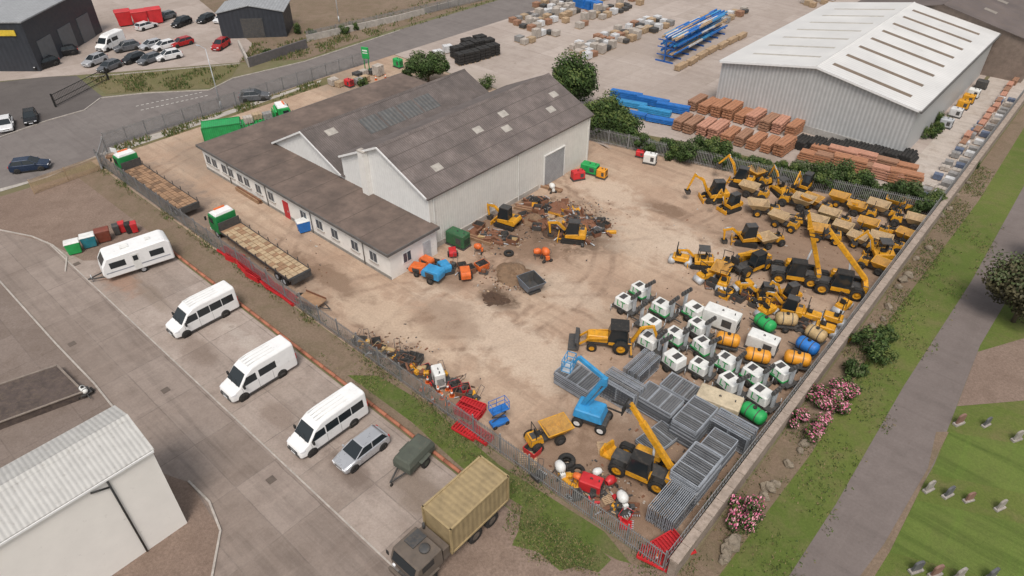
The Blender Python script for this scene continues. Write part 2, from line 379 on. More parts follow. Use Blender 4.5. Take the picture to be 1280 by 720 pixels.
sheet('old_tarmac',[(-200,250),(0,352),(70,430),(120,482),(200,592),(242,604),(276,662),(262,760),(100,900),(-500,900)],G_OLD,z+.016,'worn brown tarmac around the white building')
sheet('gravel_strip',[(170,580),(238,604),(276,664),(262,760),(60,860),(60,700)],G_GRAV,z+.022,'brown gravel strip below the white wall')
sheet('weed_strip',[S(-93,21.3),S(-93,24.2),S(-8,24.2),S(-8,22.4),S(-19,21.3)],G_SOIL,z+.014,'bare soil strip between pipe kerb and fence',world=True)
sheet('grass_strip',[S(-38,21.9),S(-36,23.6),S(-30,24.1),S(-22,23.5),S(-13,24.1),S(-10,23.2),S(-16,22.1),S(-24,21.5),S(-30,22.0)],G_FRESH,z+.020,'green grass strip beside the fence',world=True)
sheet('gravel_corner',[(590,600),(640,640),(700,672),(770,700),(850,720),(900,800),(500,800),(540,720),(570,650)],G_GRAV,z+.024,'brown gravel by the fence corner')
sheet('grass_corner',[(652,634),(700,658),(742,680),(764,700),(748,716),(722,708),(700,714),(672,690),(640,682),(648,664)],G_FRESH,z+.030,'patch of green grass by the army truck')
sheet('park_grass',[S(-7.6,-40),S(-7.6,150),S(120,150),S(120,-40)],G_GRASS,z+.004,'rough grass alongside the boundary wall',world=True)
sheet('path',[(985,722),(1045,630),(1130,482),(1214,352),(1284,225),(1420,0),(1520,0),(1400,160),(1284,332),(1225,432),(1168,580),(1112,680),(1086,730),(1000,900),(880,900)],G_PATH,z+.012,'grey asphalt path through the grass')
sheet('side_path',[(1222,440),(1290,420),(1420,380),(1480,470),(1290,500),(1196,508)],G_GRAV,z+.016,'brown gravel side path')
sheet('mown_lawn',[(1186,540),(1300,560),(1500,600),(1500,680),(1300,622),(1165,592)],G_GRAS2,z+.014,'mown striped lawn by the graves')
sheet('mown_lawn',[(1145,625),(1300,660),(1500,700),(1500,860),(1300,740),(1112,690)],G_GRAS2,z+.014,'mown striped lawn by the graves')
sheet('dirt_edge',[(1170,540),(1186,540),(1112,690),(1084,735),(1075,720),(1105,680),(1160,585)],G_SOIL,z+.018,'bare earthy edge of the lawn')
sheet('wall_foot_soil',[S(-7.6,18),S(-7.6,140),S(-6.2,140),S(-5.4,90),S(-6.0,60),S(-5.2,40),S(-6.0,18)],G_SOIL,z+.018,'weedy soil along the wall foot',world=True)
sheet('warehouse_lane',[S(-14.4,84),S(-14.4,140),S(-8.4,140),S(-8.4,84)],G_PALE,z+.020,'pale gravel lane beside the warehouse',world=True)
sheet('scrub_strip',[P(735,174),P(820,190),P(1000,233),P(1165,270),P(1175,250),P(1000,212),P(880,182),P(760,160)],G_ROUGH,z+.026,'weedy strip along the dividing fence',world=True)
sheet('scrub_ground',[(300,78),(382,74),(500,34),(640,-8),(640,-40),(200,-40),(316,55)],G_SOIL,z+.028,'dry scrub ground beside the road')
MW=mat('road_marking_white',(.62,.60,.56),.8,dirt=.4)
for i,(u0,v0,u1,v1) in enumerate([(176,138,262,119),(170,133,255,115)]):
    b=MB(); x0,y0=P(u0,v0); x1,y1=P(u1,v1)
    for k in range(14):
        f0=k/14; f1=f0+.04
        p=Vector((x0+(x1-x0)*f0,y0+(y1-y0)*f0,z+.032)); q=Vector((x0+(x1-x0)*f1,y0+(y1-y0)*f1,z+.032)); nrm=Vector((-(q-p).y,(q-p).x,0)).normalized()*.09
        b.quad([p-nrm,q-nrm,q+nrm,p+nrm],MW)
    t=Thing('road_marking'); t.part('road_marking',b,fast=True); t.place((0,0),0,'dashed white give way road marking','road marking',kind='structure')
KRB=mat('kerb_stone',(.42,.38,.34),.9,dirt=.3)
def run(name,pts,w,h,m,label,cat,z0=0,world=False,kind=None):
    pts=[p if world else P(*p) for p in pts]; b=MB()
    for i in range(len(pts)-1):
        p,q=Vector((*pts[i],z0+h/2)),Vector((*pts[i+1],z0+h/2)); b.beam(p,q,w,h,m)
    T=Thing(name); T.part(name,b); return T.place((0,0),0,label,cat,kind=kind)
run('kerb',[(-60,262),(0,288),(40,296),(66,307),(84,322),(82,340)],.15,.12,KRB,'pale curved kerb around the gravel','kerb')
run('kerb',[S(-79,13),S(-19,13)],.12,.035,KRB,'flush kerb between parking bays and lane','kerb',world=True)
run('kerb',[(-60,300),(0,352),(70,430),(118,480),(150,520)],.15,.12,KRB,'pale kerb edging the old tarmac','kerb')
run('kerb',[(236,602),(262,628),(276,664),(262,740)],.15,.12,KRB,'pale kerb around the white building','kerb')
run('kerb',[(108,97),(300,80)],.15,.14,KRB,'kerb beside the car lot','kerb')
run('kerb',[(0,172),(60,151),(106,138),(126,123),(180,117),(262,113),(292,98),(382,77),(500,38)],.18,.13,KRB,'kerb along the far side of the road','kerb')
TER=mat('terracotta_pipe_clay',(.40,.15,.085),.8,dirt=.3)
b=MB(); 
for i in range(28):
    a0=-68+i*(46/28.); a1=a0+46/28.-.06
    x0,y0=S(a0,21.05); x1,y1=S(a1,21.05); b.tube((x0,y0,.16),(x1,y1,.16),.15,TER,8)
T=Thing('pipe_kerb'); T.part('pipe_kerb',b); T.place((0,0),0,'long terracotta pipe kerb behind parked vans','kerb')
# ------------------------------------------------------------------ fences, walls
def palisade(p0,p1,h,label,m=GAL2,pale=.16,name='palisade_fence'):
    p0=Vector((*p0,0)); p1=Vector((*p1,0)); L=(p1-p0).length; ang=math.degrees(math.atan2((p1-p0).y,(p1-p0).x))
    T=Thing(name); b=MB(); k=int(L/pale)
    for i in range(k):
        x=i*pale; hh=h+R.uniform(-.02,.02); j=R.uniform(-.012,.012)
        b.add([(x-.035,j,.06),(x+.035,j,.06),(x+.035,j,hh-.08),(x,j,hh),(x-.035,j,hh-.08)],[(0,1,2,3,4)],m)
        b.add([(x,j+.02,.06),(x,j+.02,hh-.06),(x-.035,j,hh-.08),(x-.035,j,.06)],[(0,1,2,3)],m)
    T.part('pales',b,fast=True)
    r=MB()
    for zz in (.35,h-.35): r.beam((0,.06,zz),(L,.06,zz),.05,.05,m)
    T.part('rail',r)
    po=MB(); po.box((0,.12,h/2-.02),(.1,.09,h-.04),m); pm=po.mesh('post'); n=min(95,int(L/2.75))
    for i in range(n+1): T.part('post',pm,loc=(L*i/n,0,0))
    return T.place((p0.x,p0.y),ang,label,'fence')
palisade(S(-93.5,24.6),S(-8.6,24.2),2.2,'long galvanised palisade fence between yards')
palisade(S(-97.6,27.5),S(-97.6,72),2.2,'grey palisade fence along the road')
palisade(P(736,176),P(1162,272),2.2,'grey palisade fence between two yards',pale=.2)
palisade(P(385,52),P(505,24),2,'grey steel fence above the road')
palisade(P(505,24),P(660,-12),2,'grey steel fence above the road')
palisade(P(44,243),P(128,212),2.0,'brown timber fence by the gate',m=WOODP,pale=.11,name='timber_fence')
def gate(p0,p1,h,m,label):
    p0=Vector((*p0,0)); p1=Vector((*p1,0)); L=(p1-p0).length; ang=math.degrees(math.atan2((p1-p0).y,(p1-p0).x))
    T=Thing('gate')
    f=MB(); 
    for zz in (.25,h/2,h): f.beam((0,0,zz),(L,0,zz),.08,.08,m)
    for i in range(int(L/.3)+1): f.beam((i*.3,0,.25),(i*.3,0,h),.03,.03,m)
    T.part('gate_leaf',f)
    for x in (0,L):
        q=MB(); q.box((0,0,h/2+.1),(.2,.2,h+.2),m); T.part('gate_post',q,loc=(x,0,0))
    T.place((p0.x,p0.y),ang,label,'gate')
BKP=mat('black_paint',(.02,.02,.02),.5)
gate(P(70,134),P(136,100),1.9,BKP,'black steel gate across the lot entrance')
gate(P(128,212),P(134,190),2,GAL2,'grey steel gate at the yard entrance')
WALLM=mat('rendered_boundary_wall',(.31,.25,.205),.9,dirt=.45,sc=.8,bump=.05)
T=Thing('boundary_wall'); b=MB(); b.box((0,59,.85),(.5,104,1.7),WALLM)
T.part('wall',b)
c=MB()
for i in range(70):
    c.box((0,7+i*1.485+.74,1.76+R.uniform(-.01,.01)),(.62,1.45,.12),mat('wall_coping',(.37,.30,.25),.9,dirt=.5))
T.part('coping',c)
f=MB()
for i in range(260):
    y=7+i*.4; f.beam((-.45,y,.0),(-.45,y,2.5),.05,.03,GAL2)
for zz in (.8,1.6,2.45): f.beam((-.45,7,zz),(-.45,111,zz),.04,.04,GAL2)
T.part('mesh_screen',f)
T.place(S(-8,17.2),GA,'low rendered boundary wall with weathered coping','wall')
# ------------------------------------------------------------------ buildings
WCOR=mat('cream_sheet_wall',(.68,.66,.615),.6,var=.07,dirt=.1,wave=('Y',.9,.12))
WCORX=mat('white_sheet_gable',(.76,.76,.74),.6,var=.06,dirt=.08,wave=('X',.9,.08))
WRND=mat('white_render',(.76,.74,.70),.8,var=.08,dirt=.14,sc=.7)
RASB=mat('asbestos_cement_roof',(.195,.162,.15),.85,var=.45,sc=.45,dirt=.5,wave=('Y',1.2,.5),dcol=(.10,.08,.07))
RASB2=mat('older_cement_roof',(.165,.138,.128),.85,var=.45,sc=.4,dirt=.55,wave=('Y',1.2,.5),dcol=(.085,.07,.06))
FLTR=mat('brown_felt_roof',(.16,.118,.097),.9,var=.4,sc=.35,dirt=.5,dcol=(.085,.065,.055))
SKYL=mat('translucent_rooflight',(.40,.37,.33),.6,dirt=.25)
WROOF=mat('white_sheet_roof',(.66,.65,.63),.5,var=.1,sc=.2,dirt=.12,wave=('Y',.5,.2),dcol=(.42,.40,.37))
GCOR=mat('grey_corrugated_wall',(.50,.505,.50),.5,var=.08,dirt=.08,wave=('X',.6,.45))
GCORY=mat('grey_corrugated_side',(.50,.505,.50),.5,var=.08,dirt=.08,wave=('Y',.6,.45))
def gable(name,a0,b0,w,l,e,ap,wall,roofm,wally=None,t=.14,ov=.3,e2=None):
    T=Thing(name); b=MB(); e2=e if e2 is None else e2
    b.prism([(0,0),(w,0),(w,e),(w/2,ap),(0,e2)],0,l,wall)
    me=b.mesh('wall')
    if wally:
        me.materials.append(wally)
        for p in me.polygons:
            if abs(p.normal.x)>.8: p.material_index=1
    T.part('wall',me)
    r=MB()
    s1=(ap-e)/(w/2); s2=(ap-e2)/(w/2)
    r.hexa([(w/2,-ov,ap+.02),(w+ov,-ov,e-s1*ov+.02),(w+ov,l+ov,e-s1*ov+.02),(w/2,l+ov,ap+.02),(w/2,-ov,ap+t),(w+ov,-ov,e-s1*ov+t),(w+ov,l+ov,e-s1*ov+t),(w/2,l+ov,ap+t)],roofm)
    r.hexa([(-ov,-ov,e2-s2*ov+.02),(w/2,-ov,ap+.02),(w/2,l+ov,ap+.02),(-ov,l+ov,e2-s2*ov+.02),(-ov,-ov,e2-s2*ov+t),(w/2,-ov,ap+t),(w/2,l+ov,ap+t),(-ov,l+ov,e2-s2*ov+t)],roofm)
    T.roof=T.part('roof',r)
    c=MB(); c.prism([(w/2-.3,ap+t-.1),(w/2+.3,ap+t-.1),(w/2,ap+t+.1)],-ov,l+ov,roofm); T.part('ridge_cap',c,parent=T.roof)
    T.w,T.l,T.e,T.ap,T.t,T.s1,T.s2=w,l,e,ap,t,s1,s2
    return T
def rooflight(T,x0,x1,y0,y1,m=SKYL,name='rooflight',dz=.03):
    zf=(lambda x:T.ap-(x-T.w/2)*T.s1+T.t+dz) if x0>=T.w/2 else (lambda x:T.ap-(T.w/2-x)*T.s2+T.t+dz)
    b=MB(); b.hexa([(x0,y0,zf(x0)-.06),(x1,y0,zf(x1)-.06),(x1,y1,zf(x1)-.06),(x0,y1,zf(x0)-.06),(x0,y0,zf(x0)),(x1,y0,zf(x1)),(x1,y1,zf(x1)),(x0,y1,zf(x0))],m)
    T.part(name,b,parent=T.roof)
TRIM=mat('dark_gutter',(.12,.115,.11),.6)
h1=gable('industrial_hall',0,0,14.3,27.8,6.4,9.7,WCORX,RASB,WCOR)
for (x,y) in ((11.6,3.0),(9.7,11.2),(9.2,16.0),(11.0,14.6),(11.2,22.5),(9.6,25)): rooflight(h1,x,x+.8,y,y+1.2)
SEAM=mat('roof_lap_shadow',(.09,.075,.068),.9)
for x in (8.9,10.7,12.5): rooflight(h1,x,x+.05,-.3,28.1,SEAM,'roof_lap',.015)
b=MB(); b.box((14.42,13.9,6.22),(.18,28.2,.16),TRIM); h1.part('gutter',b)
for x in (0.6,13.9,27.4):
    b=MB(); b.box((14.38,x,3.1),(.1,.1,6.1),WHD); h1.part('downpipe',b)
b=MB(); b.box((14.36,20.6,1.95),(.1,3.8,3.9),mat('roller_shutter',(.36,.37,.38),.5,dirt=.15,wave=('Z',1.5,.4)),None); d=h1.part('roller_door',b)
b=MB(); b.box((14.40,18.62,2.0),(.14,.16,4.0),WHD); b.box((14.40,22.58,2.0),(.14,.16,4.0),WHD); b.box((14.40,20.6,4.06),(.14,4.1,.16),WHD); h1.part('door_frame',b,parent=d)
b=MB(); b.box((14.34,9,.3),(.1,17.4,.6),CNC); h1.part('plinth',b)
b=MB(); b.box((4.6,-.32,4.2),(1.0,.6,8.6),WRND); b.box((4.6,-.32,8.55),(1.1,.7,.12),CNC); h1.part('chimney_breast',b)
b=MB(); b.beam((0,-.34,6.35),(7.15,-.34,9.7),.08,.22,WHT); b.beam((7.15,-.34,9.7),(14.4,-.34,6.35),.08,.22,WHT); h1.part('bargeboard',b)
h1.place(S(-60.8,39.7),GA,'cream walled industrial hall with weathered brown roof','industrial building')
h2=gable('industrial_hall',0,0,14.3,26.8,3.9,7.1,WCORX,RASB2,WCOR,e2=3.5)
GLZ=mat('roof_glazing',(.13,.135,.135),.5,dirt=.45,wave=('Y',.55,.6))
for i in range(4):
    rooflight(h2,8.6,11.0,7.0+i*3.0,9.7+i*3.0,GLZ,'roof_glazing')
rooflight(h2,8.3,9.2,2.2,3.6)
b=MB(); b.beam((0,-.34,3.45),(7.15,-.34,7.1),.08,.22,WHT); b.beam((7.15,-.34,7.1),(14.2,-.34,3.9),.08,.22,WHT); h2.part('bargeboard',b)
h2.place(S(-75.2,39.72),GA,'lower white gabled hall with glazed brown roof','industrial building')
T=Thing('office_annexe'); b=MB()
b.box((18.05,3.15,1.6),(36.1,6.3,3.2),WRND); b.box((3.1,19.8,1.6),(6.2,27,3.2),WRND); T.part('wall',b)
b=MB(); b.box((18.05,3.1,3.3),(36.7,6.9,.2),FLTR); b.box((3.05,20.0,3.302),(6.8,26.9,.2),FLTR); rf=T.part('roof',b)
b=MB(); b.box((18.05,-.42,3.26),(36.9,.1,.3),TRIM); b.box((36.45,3.1,3.26),(.1,6.9,.3),TRIM); b.box((-.36,16.5,3.26),(.1,33.9,.3),TRIM); T.part('fascia',b)
for x in range(4,36,4):
    b=MB(); b.box((x,3.1,3.41),(.05,6.8,.02),mat('felt_seam',(.12,.095,.08),.9)); T.part('roof_seam',b,parent=rf)
FRM=mat('white_window_frame',(.72,.72,.70),.5,var=.05,dirt=.08)
def win(T,x,y,zc,w,h,ax='y',sg=-1):
    f=MB(); g=MB()
    if ax=='y':
        f.box((x,y+sg*.03,zc),(w+.16,.08,h+.16),FRM); g.box((x-w*.26,y+sg*.075,zc),(w*.44,.03,h-.05),WGL); g.box((x+w*.26,y+sg*.075,zc),(w*.44,.03,h-.05),WGL)
        f.box((x,y+sg*.08,zc-h/2-.12),(w+.3,.2,.07),CNC)
    else:
        f.box((x+sg*.03,y,zc),(.08,w+.16,h+.16),FRM); g.box((x+sg*.075,y-w*.26,zc),(.03,w*.44,h-.05),WGL); g.box((x+sg*.075,y+w*.26,zc),(.03,w*.44,h-.05),WGL)
    i=T.part('window',g); T.part('frame',f,parent=i)
for x in (1.2,2.7,5.0,6.5,8.6,10.1,12.6,15.2,21.6,24.5,27.2,30.6,33.6): win(T,x,0,1.75,1.1,1.1)
win(T,36.1,2.2,1.75,1.0,1.1,'x',1)
b=MB(); b.box((18.1,-.05,1.08),(1.0,.1,2.15),mat('red_door',(.50,.02,.03),.5,dirt=.1)); d=T.part('door',b); b=MB(); b.box((18.5,-.12,1.05),(.06,.06,.2),GAL); T.part('handle',b,parent=d)
b=MB(); b.box((36.14,4.9,1.1),(.08,1.0,2.2),GAL); T.part('door',b)
b=MB(); b.box((18.05,-.03,.18),(36.1,.05,.36),mat('grey_plinth',(.28,.27,.25),.8,dirt=.4)); T.part('plinth',b)
for x in (6,14.2,23,32):
    b=MB(); b.tube((x,-.08,.1),(x,-.08,3.15),.05,TRIM,6); T.part('downpipe',b)
T.place(S(-81.7,33.3),GA,'low flat roofed white office annexe','office building')
w1=gable('warehouse',0,0,27,41,6.9,9.2,GCOR,WROOF,GCORY,ov=.4)
DSK=mat('dirty_rooflight_strip',(.19,.145,.105),.7,dirt=.35)
for i in range(8): rooflight(w1,14.6,25.2,2.2+i*4.9,3.1+i*4.9,DSK)
for i in range(7): rooflight(w1,2.6,12.2,4+i*5.2,4.6+i*5.2,mat('pale_rooflight_strip',(.45,.42,.37),.6,dirt=.25))
b=MB(); b.box((27.48,20.5,6.76),(.24,42,.24),TRIM); w1.part('gutter',b)
b=MB(); b.beam((-.2,-.45,6.85),(13.5,-.45,9.2),.1,.3,WHT); b.beam((13.5,-.45,9.2),(27.2,-.45,6.85),.1,.3,WHT); w1.part('bargeboard',b)
b=MB(); b.box((13.5,-.06,.5),(27,.12,1.0),mat('grey_blockwork',(.36,.35,.33),.9,dirt=.3)); w1.part('plinth',b)
w1.place(S(-42.9,95),GA,'large pale grey warehouse with white roof','warehouse')
w2=gable('warehouse',0,0,30,46,6.2,9.6,mat('brown_cladding',(.22,.17,.14),.7,dirt=.3),mat('brown_sheet_roof',(.155,.125,.115),.8,var=.3,sc=.3,dirt=.35,wave=('Y',.8,.5)))
for i in range(5): rooflight(w2,20,22,6+i*8,7.4+i*8,mat('dull_rooflight',(.26,.23,.2),.7,dirt=.3))
w2.place(S(-40,136.8),GA,'brown sheet roofed shed behind the warehouse','warehouse')
CRF=mat('grey_corrugated_roof',(.50,.49,.465),.6,var=.12,dirt=.2,wave=('Y',1.1,.28))
wb=gable('white_building',0,0,5.2,22,7.7,8.7,mat('cream_render',(.82,.79,.74),.8,var=.04,dirt=.06,sc=.7),CRF,t=.12,ov=.12)
b=MB(); b.box((5.3,11,7.62),(.16,22.1,.14),WHT); wb.part('gutter',b)
b=MB(); b.tube((5.28,19.2,.1),(5.28,19.2,7.5),.06,BKP,8); b.tube((5.28,19.2,6.9),(5.28,18.2,7.3),.06,BKP,6); wb.part('downpipe',b)
wb.part('vent',MB().box((5.26,13.5,2.4),(.12,.8,.5),DKG))
wb.place(S(-39.9,-16.2),GA,'cream rendered building with grey corrugated roof','building')
T=Thing('flat_roof_store'); b=MB(); DKR=mat('dark_mossy_felt',(.09,.068,.06),.95,dirt=.4,var=.4)
pts=[P(-60,510),P(72,458,.6),P(105,491,.6),P(-60,560)]
b.hexa([(x,y,0) for x,y in pts]+[(x,y,.7) for x,y in pts],DKR); T.part('roof',b)
k=MB()
for i in range(4):
    p,q=pts[i],pts[(i+1)%4]; k.beam((*p,.74),(*q,.74),.16,.08,mat('weathered_parapet',(.24,.20,.17),.9,dirt=.4))
T.part('parapet',k); T.place((0,0),0,'sunken store with dark mossy flat roof','store')
CHR=mat('charcoal_cladding',(.035,.04,.05),.5,var=.15,dirt=.08,wave=('X',.4,.3))
LGR=mat('light_grey_roof',(.33,.34,.35),.6,dirt=.15,wave=('X',.6,.3))
T=Thing('showroom_building'); b=MB(); b.box((20,11,4),(40,22,8),CHR); T.part('wall',b)
T.part('roof',MB().box((20,11,8.1),(40.4,22.4,.2),LGR))
for i in range(3): T.part('roller_door',MB().box((40.05,4+i*6.5,2.2),(.1,4.2,4.4),mat('grey_shutter',(.12,.13,.14),.5)))
win(T,12,0,5.5,3,1.2); win(T,30,0,5.5,3,1.2)
T.part('sign',MB().box((36,-.1,6.4),(5,.15,.9),mat('yellow_sign',(.7,.5,.05),.5)))
T.place((-120,114.5),0,'charcoal clad showroom with pale flat roof','commercial building')
T=Thing('dark_shed'); b=MB(); b.prism([(0,0),(12,0),(12,4.6),(6,5.8),(0,4.6)],0,8,CHR); T.part('wall',b)
r=MB(); r.hexa([(6,-.2,5.85),(12.3,-.2,4.6),(12.3,8.2,4.6),(6,8.2,5.85),(6,-.2,5.98),(12.3,-.2,4.73),(12.3,8.2,4.73),(6,8.2,5.98)],LGR); r.hexa([(-.3,-.2,4.6),(6,-.2,5.85),(6,8.2,5.85),(-.3,8.2,4.6),(-.3,-.2,4.73),(6,-.2,5.98),(6,8.2,5.98),(-.3,8.2,4.73)],LGR); T.part('roof',r)
T.part('roller_door',MB().box((6,-.05,1.8),(4,.1,3.6),DKG)); T.place((-55,132),6,'dark metal shed with light grey roof','shed')
T=Thing('small_building'); T.part('wall',MB().box((0,0,1.6),(10,4,3.2),CHR)); T.part('roof',MB().box((0,0,3.28),(10.5,4.5,.15),LGR)); T.place(P(72,32),62,'small charcoal lean-to building','building')
run('brick_wall',[P(312,84),P(384,60)],.35,1.6,mat('dark_stone_wall',(.12,.11,.11),.9,dirt=.3),'dark stone wall by the road','wall',world=True)
run('concrete_wall',[P(300,60),P(312,84)],.35,1.4,CNC,'low concrete wall by the car lot','wall',world=True)
run('concrete_wall',[P(384,52),P(500,26),P(640,-12)],.3,1.2,CNC,'long low concrete wall above the road','wall',world=True)
# ------------------------------------------------------------------ road vehicles
def ring(x,zb,zm,zs,zt,w,wr,wt):
    h=[(w*.86,zb),(w,zb+.1),(w,zm),(wr,zs),(wt,zt)]
    return [(x,y,z_) for y,z_ in h]+[(x,-y,z_) for y,z_ in reversed(h)]
def car(col,suv=0):
    T=Thing('car'); b=MB(); s=.12*suv; L=2.12+.12*suv
    st=[(L,.38,.5,.6+s,.64+s,.68,.66,.5),(L-.08,.24,.5,.66+s,.72+s,.82,.79,.6),(1.5,.2,.6,.80+s,.86+s,.89,.85,.72),(.95,.2,.6,.9+s,.95+s,.89,.86,.76),(-1.7,.2,.6,.95+s,1.0+s,.89,.86,.76),(-L+.08,.24,.6,.92+s,.97+s,.85,.8,.7),(-L,.38,.5,.85+s,.9+s,.76,.73,.6)]
    b.loft([ring(*q) for q in st],col); T.part('body',b,bev=.03)
    g=MB(); zt=1.43+s*1.5; zb=.93+s
    g.frus(-1.98,1.12,-.80,.80,zb,-1.62,.22,-.63,.63,zt,GLS); T.part('windows',g,bev=.03)
    r=MB(); r.frus(-1.66,.26,-.645,.645,zt-.03,-1.5,.12,-.57,.57,zt+.035,col)
    for sx,tx in ((1.14,.24),(-1.99,-1.62)):
        for sg in (-1,1): r.beam((sx,sg*.80,zb),(tx,sg*.635,zt),.07,.05,col)
    for sg in (-1,1): r.beam((-.5,sg*.815,zb),(-.55,sg*.65,zt),.07,.03,col)
    T.part('roof',r,bev=.02)
    a=MB()
    for x in (1.35,-1.35):
        for sg in (-1,1): a.lathe(x,sg*.885,.34,[(.01,-.012),(.40,-.012),(.40,.012),(.01,.012)],BLK,16)
    a.box((0,0,.22),(3.2,1.74,.12),BLK); T.part('underbody',a)
    wheels(T,[(1.35,.81),(1.35,-.81),(-1.35,.81),(-1.35,-.81)],.33,.21,SIL)
    for sg in (-1,1):
        T.part('headlight',MB().box((L-.1,sg*.6,.62+s),(.22,.32,.13),HLG,(0,12,sg*12)),bev=.02)
        T.part('tail_light',MB().box((-L+.05,sg*.68,.82+s),(.14,.2,.26),TLR),bev=.02)
        T.part('mirror',MB().box((.85,sg*.98,1.0+s),(.14,.2,.13),col),bev=.02)
    T.part('number_plate',MB().box((L-.02,0,.42),(.05,.52,.11),HLG)); T.part('grille',MB().box((L-.03,0,.56),(.08,.7,.1),BLK))
    return T
def van(bus=True,L=6.2):
    T=Thing('minibus' if bus else 'panel_van'); b=MB(); h=L/2
    st=[(h,.42,.62,.8,.86,.80,.76,.6),(h-.1,.3,.65,.95,1.03,.93,.88,.7),(h-.55,.28,.8,1.17,1.24,1.0,.95,.8),(h-.85,.28,.9,1.28,1.36,1.01,.96,.84),
        (h-1.62,.28,1.25,2.12,2.22,1.01,.93,.80),(h-2.15,.28,1.25,2.42,2.55,1.01,.91,.76),(h-2.8,.28,1.25,2.5,2.68,1.01,.90,.72),(-h+.1,.28,1.25,2.5,2.68,1.01,.90,.72),(-h,.4,1.25,2.44,2.6,.98,.88,.7)]
    b.loft([ring(*q) for q in st],WHT); T.part('body',b,bev=.04)
    def sy(zz): return 1.01+(.90-1.01)*(zz-1.25)/1.25
    def sp(x0,x1,z0,z1,name='window',m=GLS,x0t=None,x1t=None):
        for sg in (-1,1):
            q=MB(); o=.012
            pts=[(x0,sg*(sy(z0)+o),z0),(x1,sg*(sy(z0)+o),z0),(x1 if x1t is None else x1t,sg*(sy(z1)+o),z1),(x0 if x0t is None else x0t,sg*(sy(z1)+o),z1)]
            q.quad(pts,m); q.quad([(p[0],p[1]-sg*.03,p[2]) for p in pts],m); T.part(name,q)
    sp(h-2.35,h-1.05,1.33,2.0,x1t=h-1.55)
    if bus:
        x=h-2.45
        for k in range(3):
            sp(x-1.12,x,1.36,2.08); x-=1.18
    else: sp(h-4.1,h-2.6,1.38,2.02)
    q=MB(); x0,z0,x1,z1=h-.87,1.40,h-1.62,2.20; o=.02
    q.quad([(x0+o,-.86,z0),(x0+o,.86,z0),(x1+o,.78,z1+o),(x1+o,-.78,z1+o)],GLS); T.part('windscreen',q)
    w=MB(); w.beam((x0+.08,-.1,z0+.03),(x0-.15,-.7,z0+.27),.02,.02,BLK); w.beam((x0+.08,.6,z0+.03),(x0-.15,0,z0+.27),.02,.02,BLK); T.part('wiper',w)
    q=MB()
    for sg in (-1,1): q.box((-h-.005,sg*.42,1.75),(.03,.66,.62),GLS)
    T.part('rear_window',q)
    T.part('grille',MB().box((h-.03,0,.78),(.12,1.1,.2),DKG).box((h-.03,0,.5),(.14,1.5,.22),DKG).box((h+.03,0,.8),(.02,.5,.05),GAL))
    T.part('sill_trim',MB().box((-.1,0,.36),(L-2.6,2.05,.16),DKG).box((-h+.02,0,.42),(.16,1.9,.2),DKG))
    r=MB()
    for k in range(4): r.box((-.3,-.54+k*.36,2.695),(L-3.4,.05,.02),WHD)
    T.part('roof_rib',r)
    dl=MB()
    for xx in (h-1.02,h-2.42,h-3.7):
        for sg in (-1,1): dl.box((xx,sg*1.013,.82),(.015,.006,.9),DKG)
    T.part('door_seam',dl)
    a=MB()
    for x in (h-.95,-h+1.5):
        for sg in (-1,1): a.lathe(x,sg*1.005,.37,[(.01,-.014),(.45,-.014),(.45,.014),(.01,.014)],BLK,18)
    T.part('wheel_arch',a)
    wheels(T,[(h-.95,.9),(h-.95,-.9),(-h+1.5,.9),(-h+1.5,-.9)],.36,.26,GAL)
    for sg in (-1,1):
        T.part('headlight',MB().box((h-.3,sg*.84,.95),(.42,.22,.22),HLG,(0,14,-sg*20)),bev=.03)
        T.part('tail_light',MB().box((-h-.0,sg*.93,1.3),(.06,.1,.5),TLR))
        T.part('mirror',MB().box((h-1.12,sg*1.2,1.45),(.14,.24,.34),BLK),bev=.03)
    T.part('number_plate',MB().box((h+.045,0,.52),(.03,.52,.11),HLG))
    return T
bus=van(True,6.3); pv=van(False,5.9)
bus.place(P(256,401),SW,'white minibus with dark side windows parked in bay','minibus','vans parked in the bays')
pv.place(P(326,476),SW,'white high roof panel van parked in bay','van','vans parked in the bays',sc=1.04)
bus.place(P(412,540),SW,'white minibus with dark side windows parked in bay','minibus','vans parked in the bays',sc=1.0)
car(SIL).place(P(453,568),SW,'silver hatchback parked beside white minibus','car')
T=Thing('caravan'); b=MB(); pr=[(-3.0,.45),(2.75,.45),(3.0,.9),(2.85,1.7),(2.35,2.45),(-2.6,2.62),(-3.0,2.3)]
b.prism(pr,-1.12,1.12,WHT); T.part('body',b,bev=.1)
for sg in (-1,1):
    for x,w in ((1.6,1.3),(-1.7,1.2)): T.part('window',MB().box((x,sg*1.125,1.65),(w,.03,.6),GLS),bev=.01)
    T.part('stripe',MB().box((0,sg*1.122,1.0),(5.4,.02,.1),mat('grey_stripe',(.3,.32,.36),.5)))
T.part('front_window',MB().box((2.63,0,2.02),(.04,1.6,.7),GLS,(0,-34,0)))
T.part('rear_window',MB().box((-3.03,0,1.7),(.04,1.5,.5),GLS))
T.part('door',MB().box((.1,1.13,1.35),(.62,.03,1.6),WHD).box((.1,1.15,1.75),(.4,.02,.5),GLS))
b=MB(); b.beam((2.8,.5,.42),(4.2,0,.42),.08,.1,DKG); b.beam((2.8,-.5,.42),(4.2,0,.42),.08,.1,DKG); b.tube((3.9,0,.0),(3.9,0,.8),.04,GAL); T.part('drawbar',b)
T.part('rooflight',MB().box((.6,0,2.58),(.7,.6,.12),WHD),bev=.02); T.part('rooflight',MB().box((-1.4,0,2.64),(.45,.45,.1),WHD),bev=.02)
wheels(T,[(-.2,1.0),(-.2,-1.0)],.33,.2,SIL)
T.place(P(175,334),180+36,'white touring caravan with dark windows','caravan',sc=1.12)
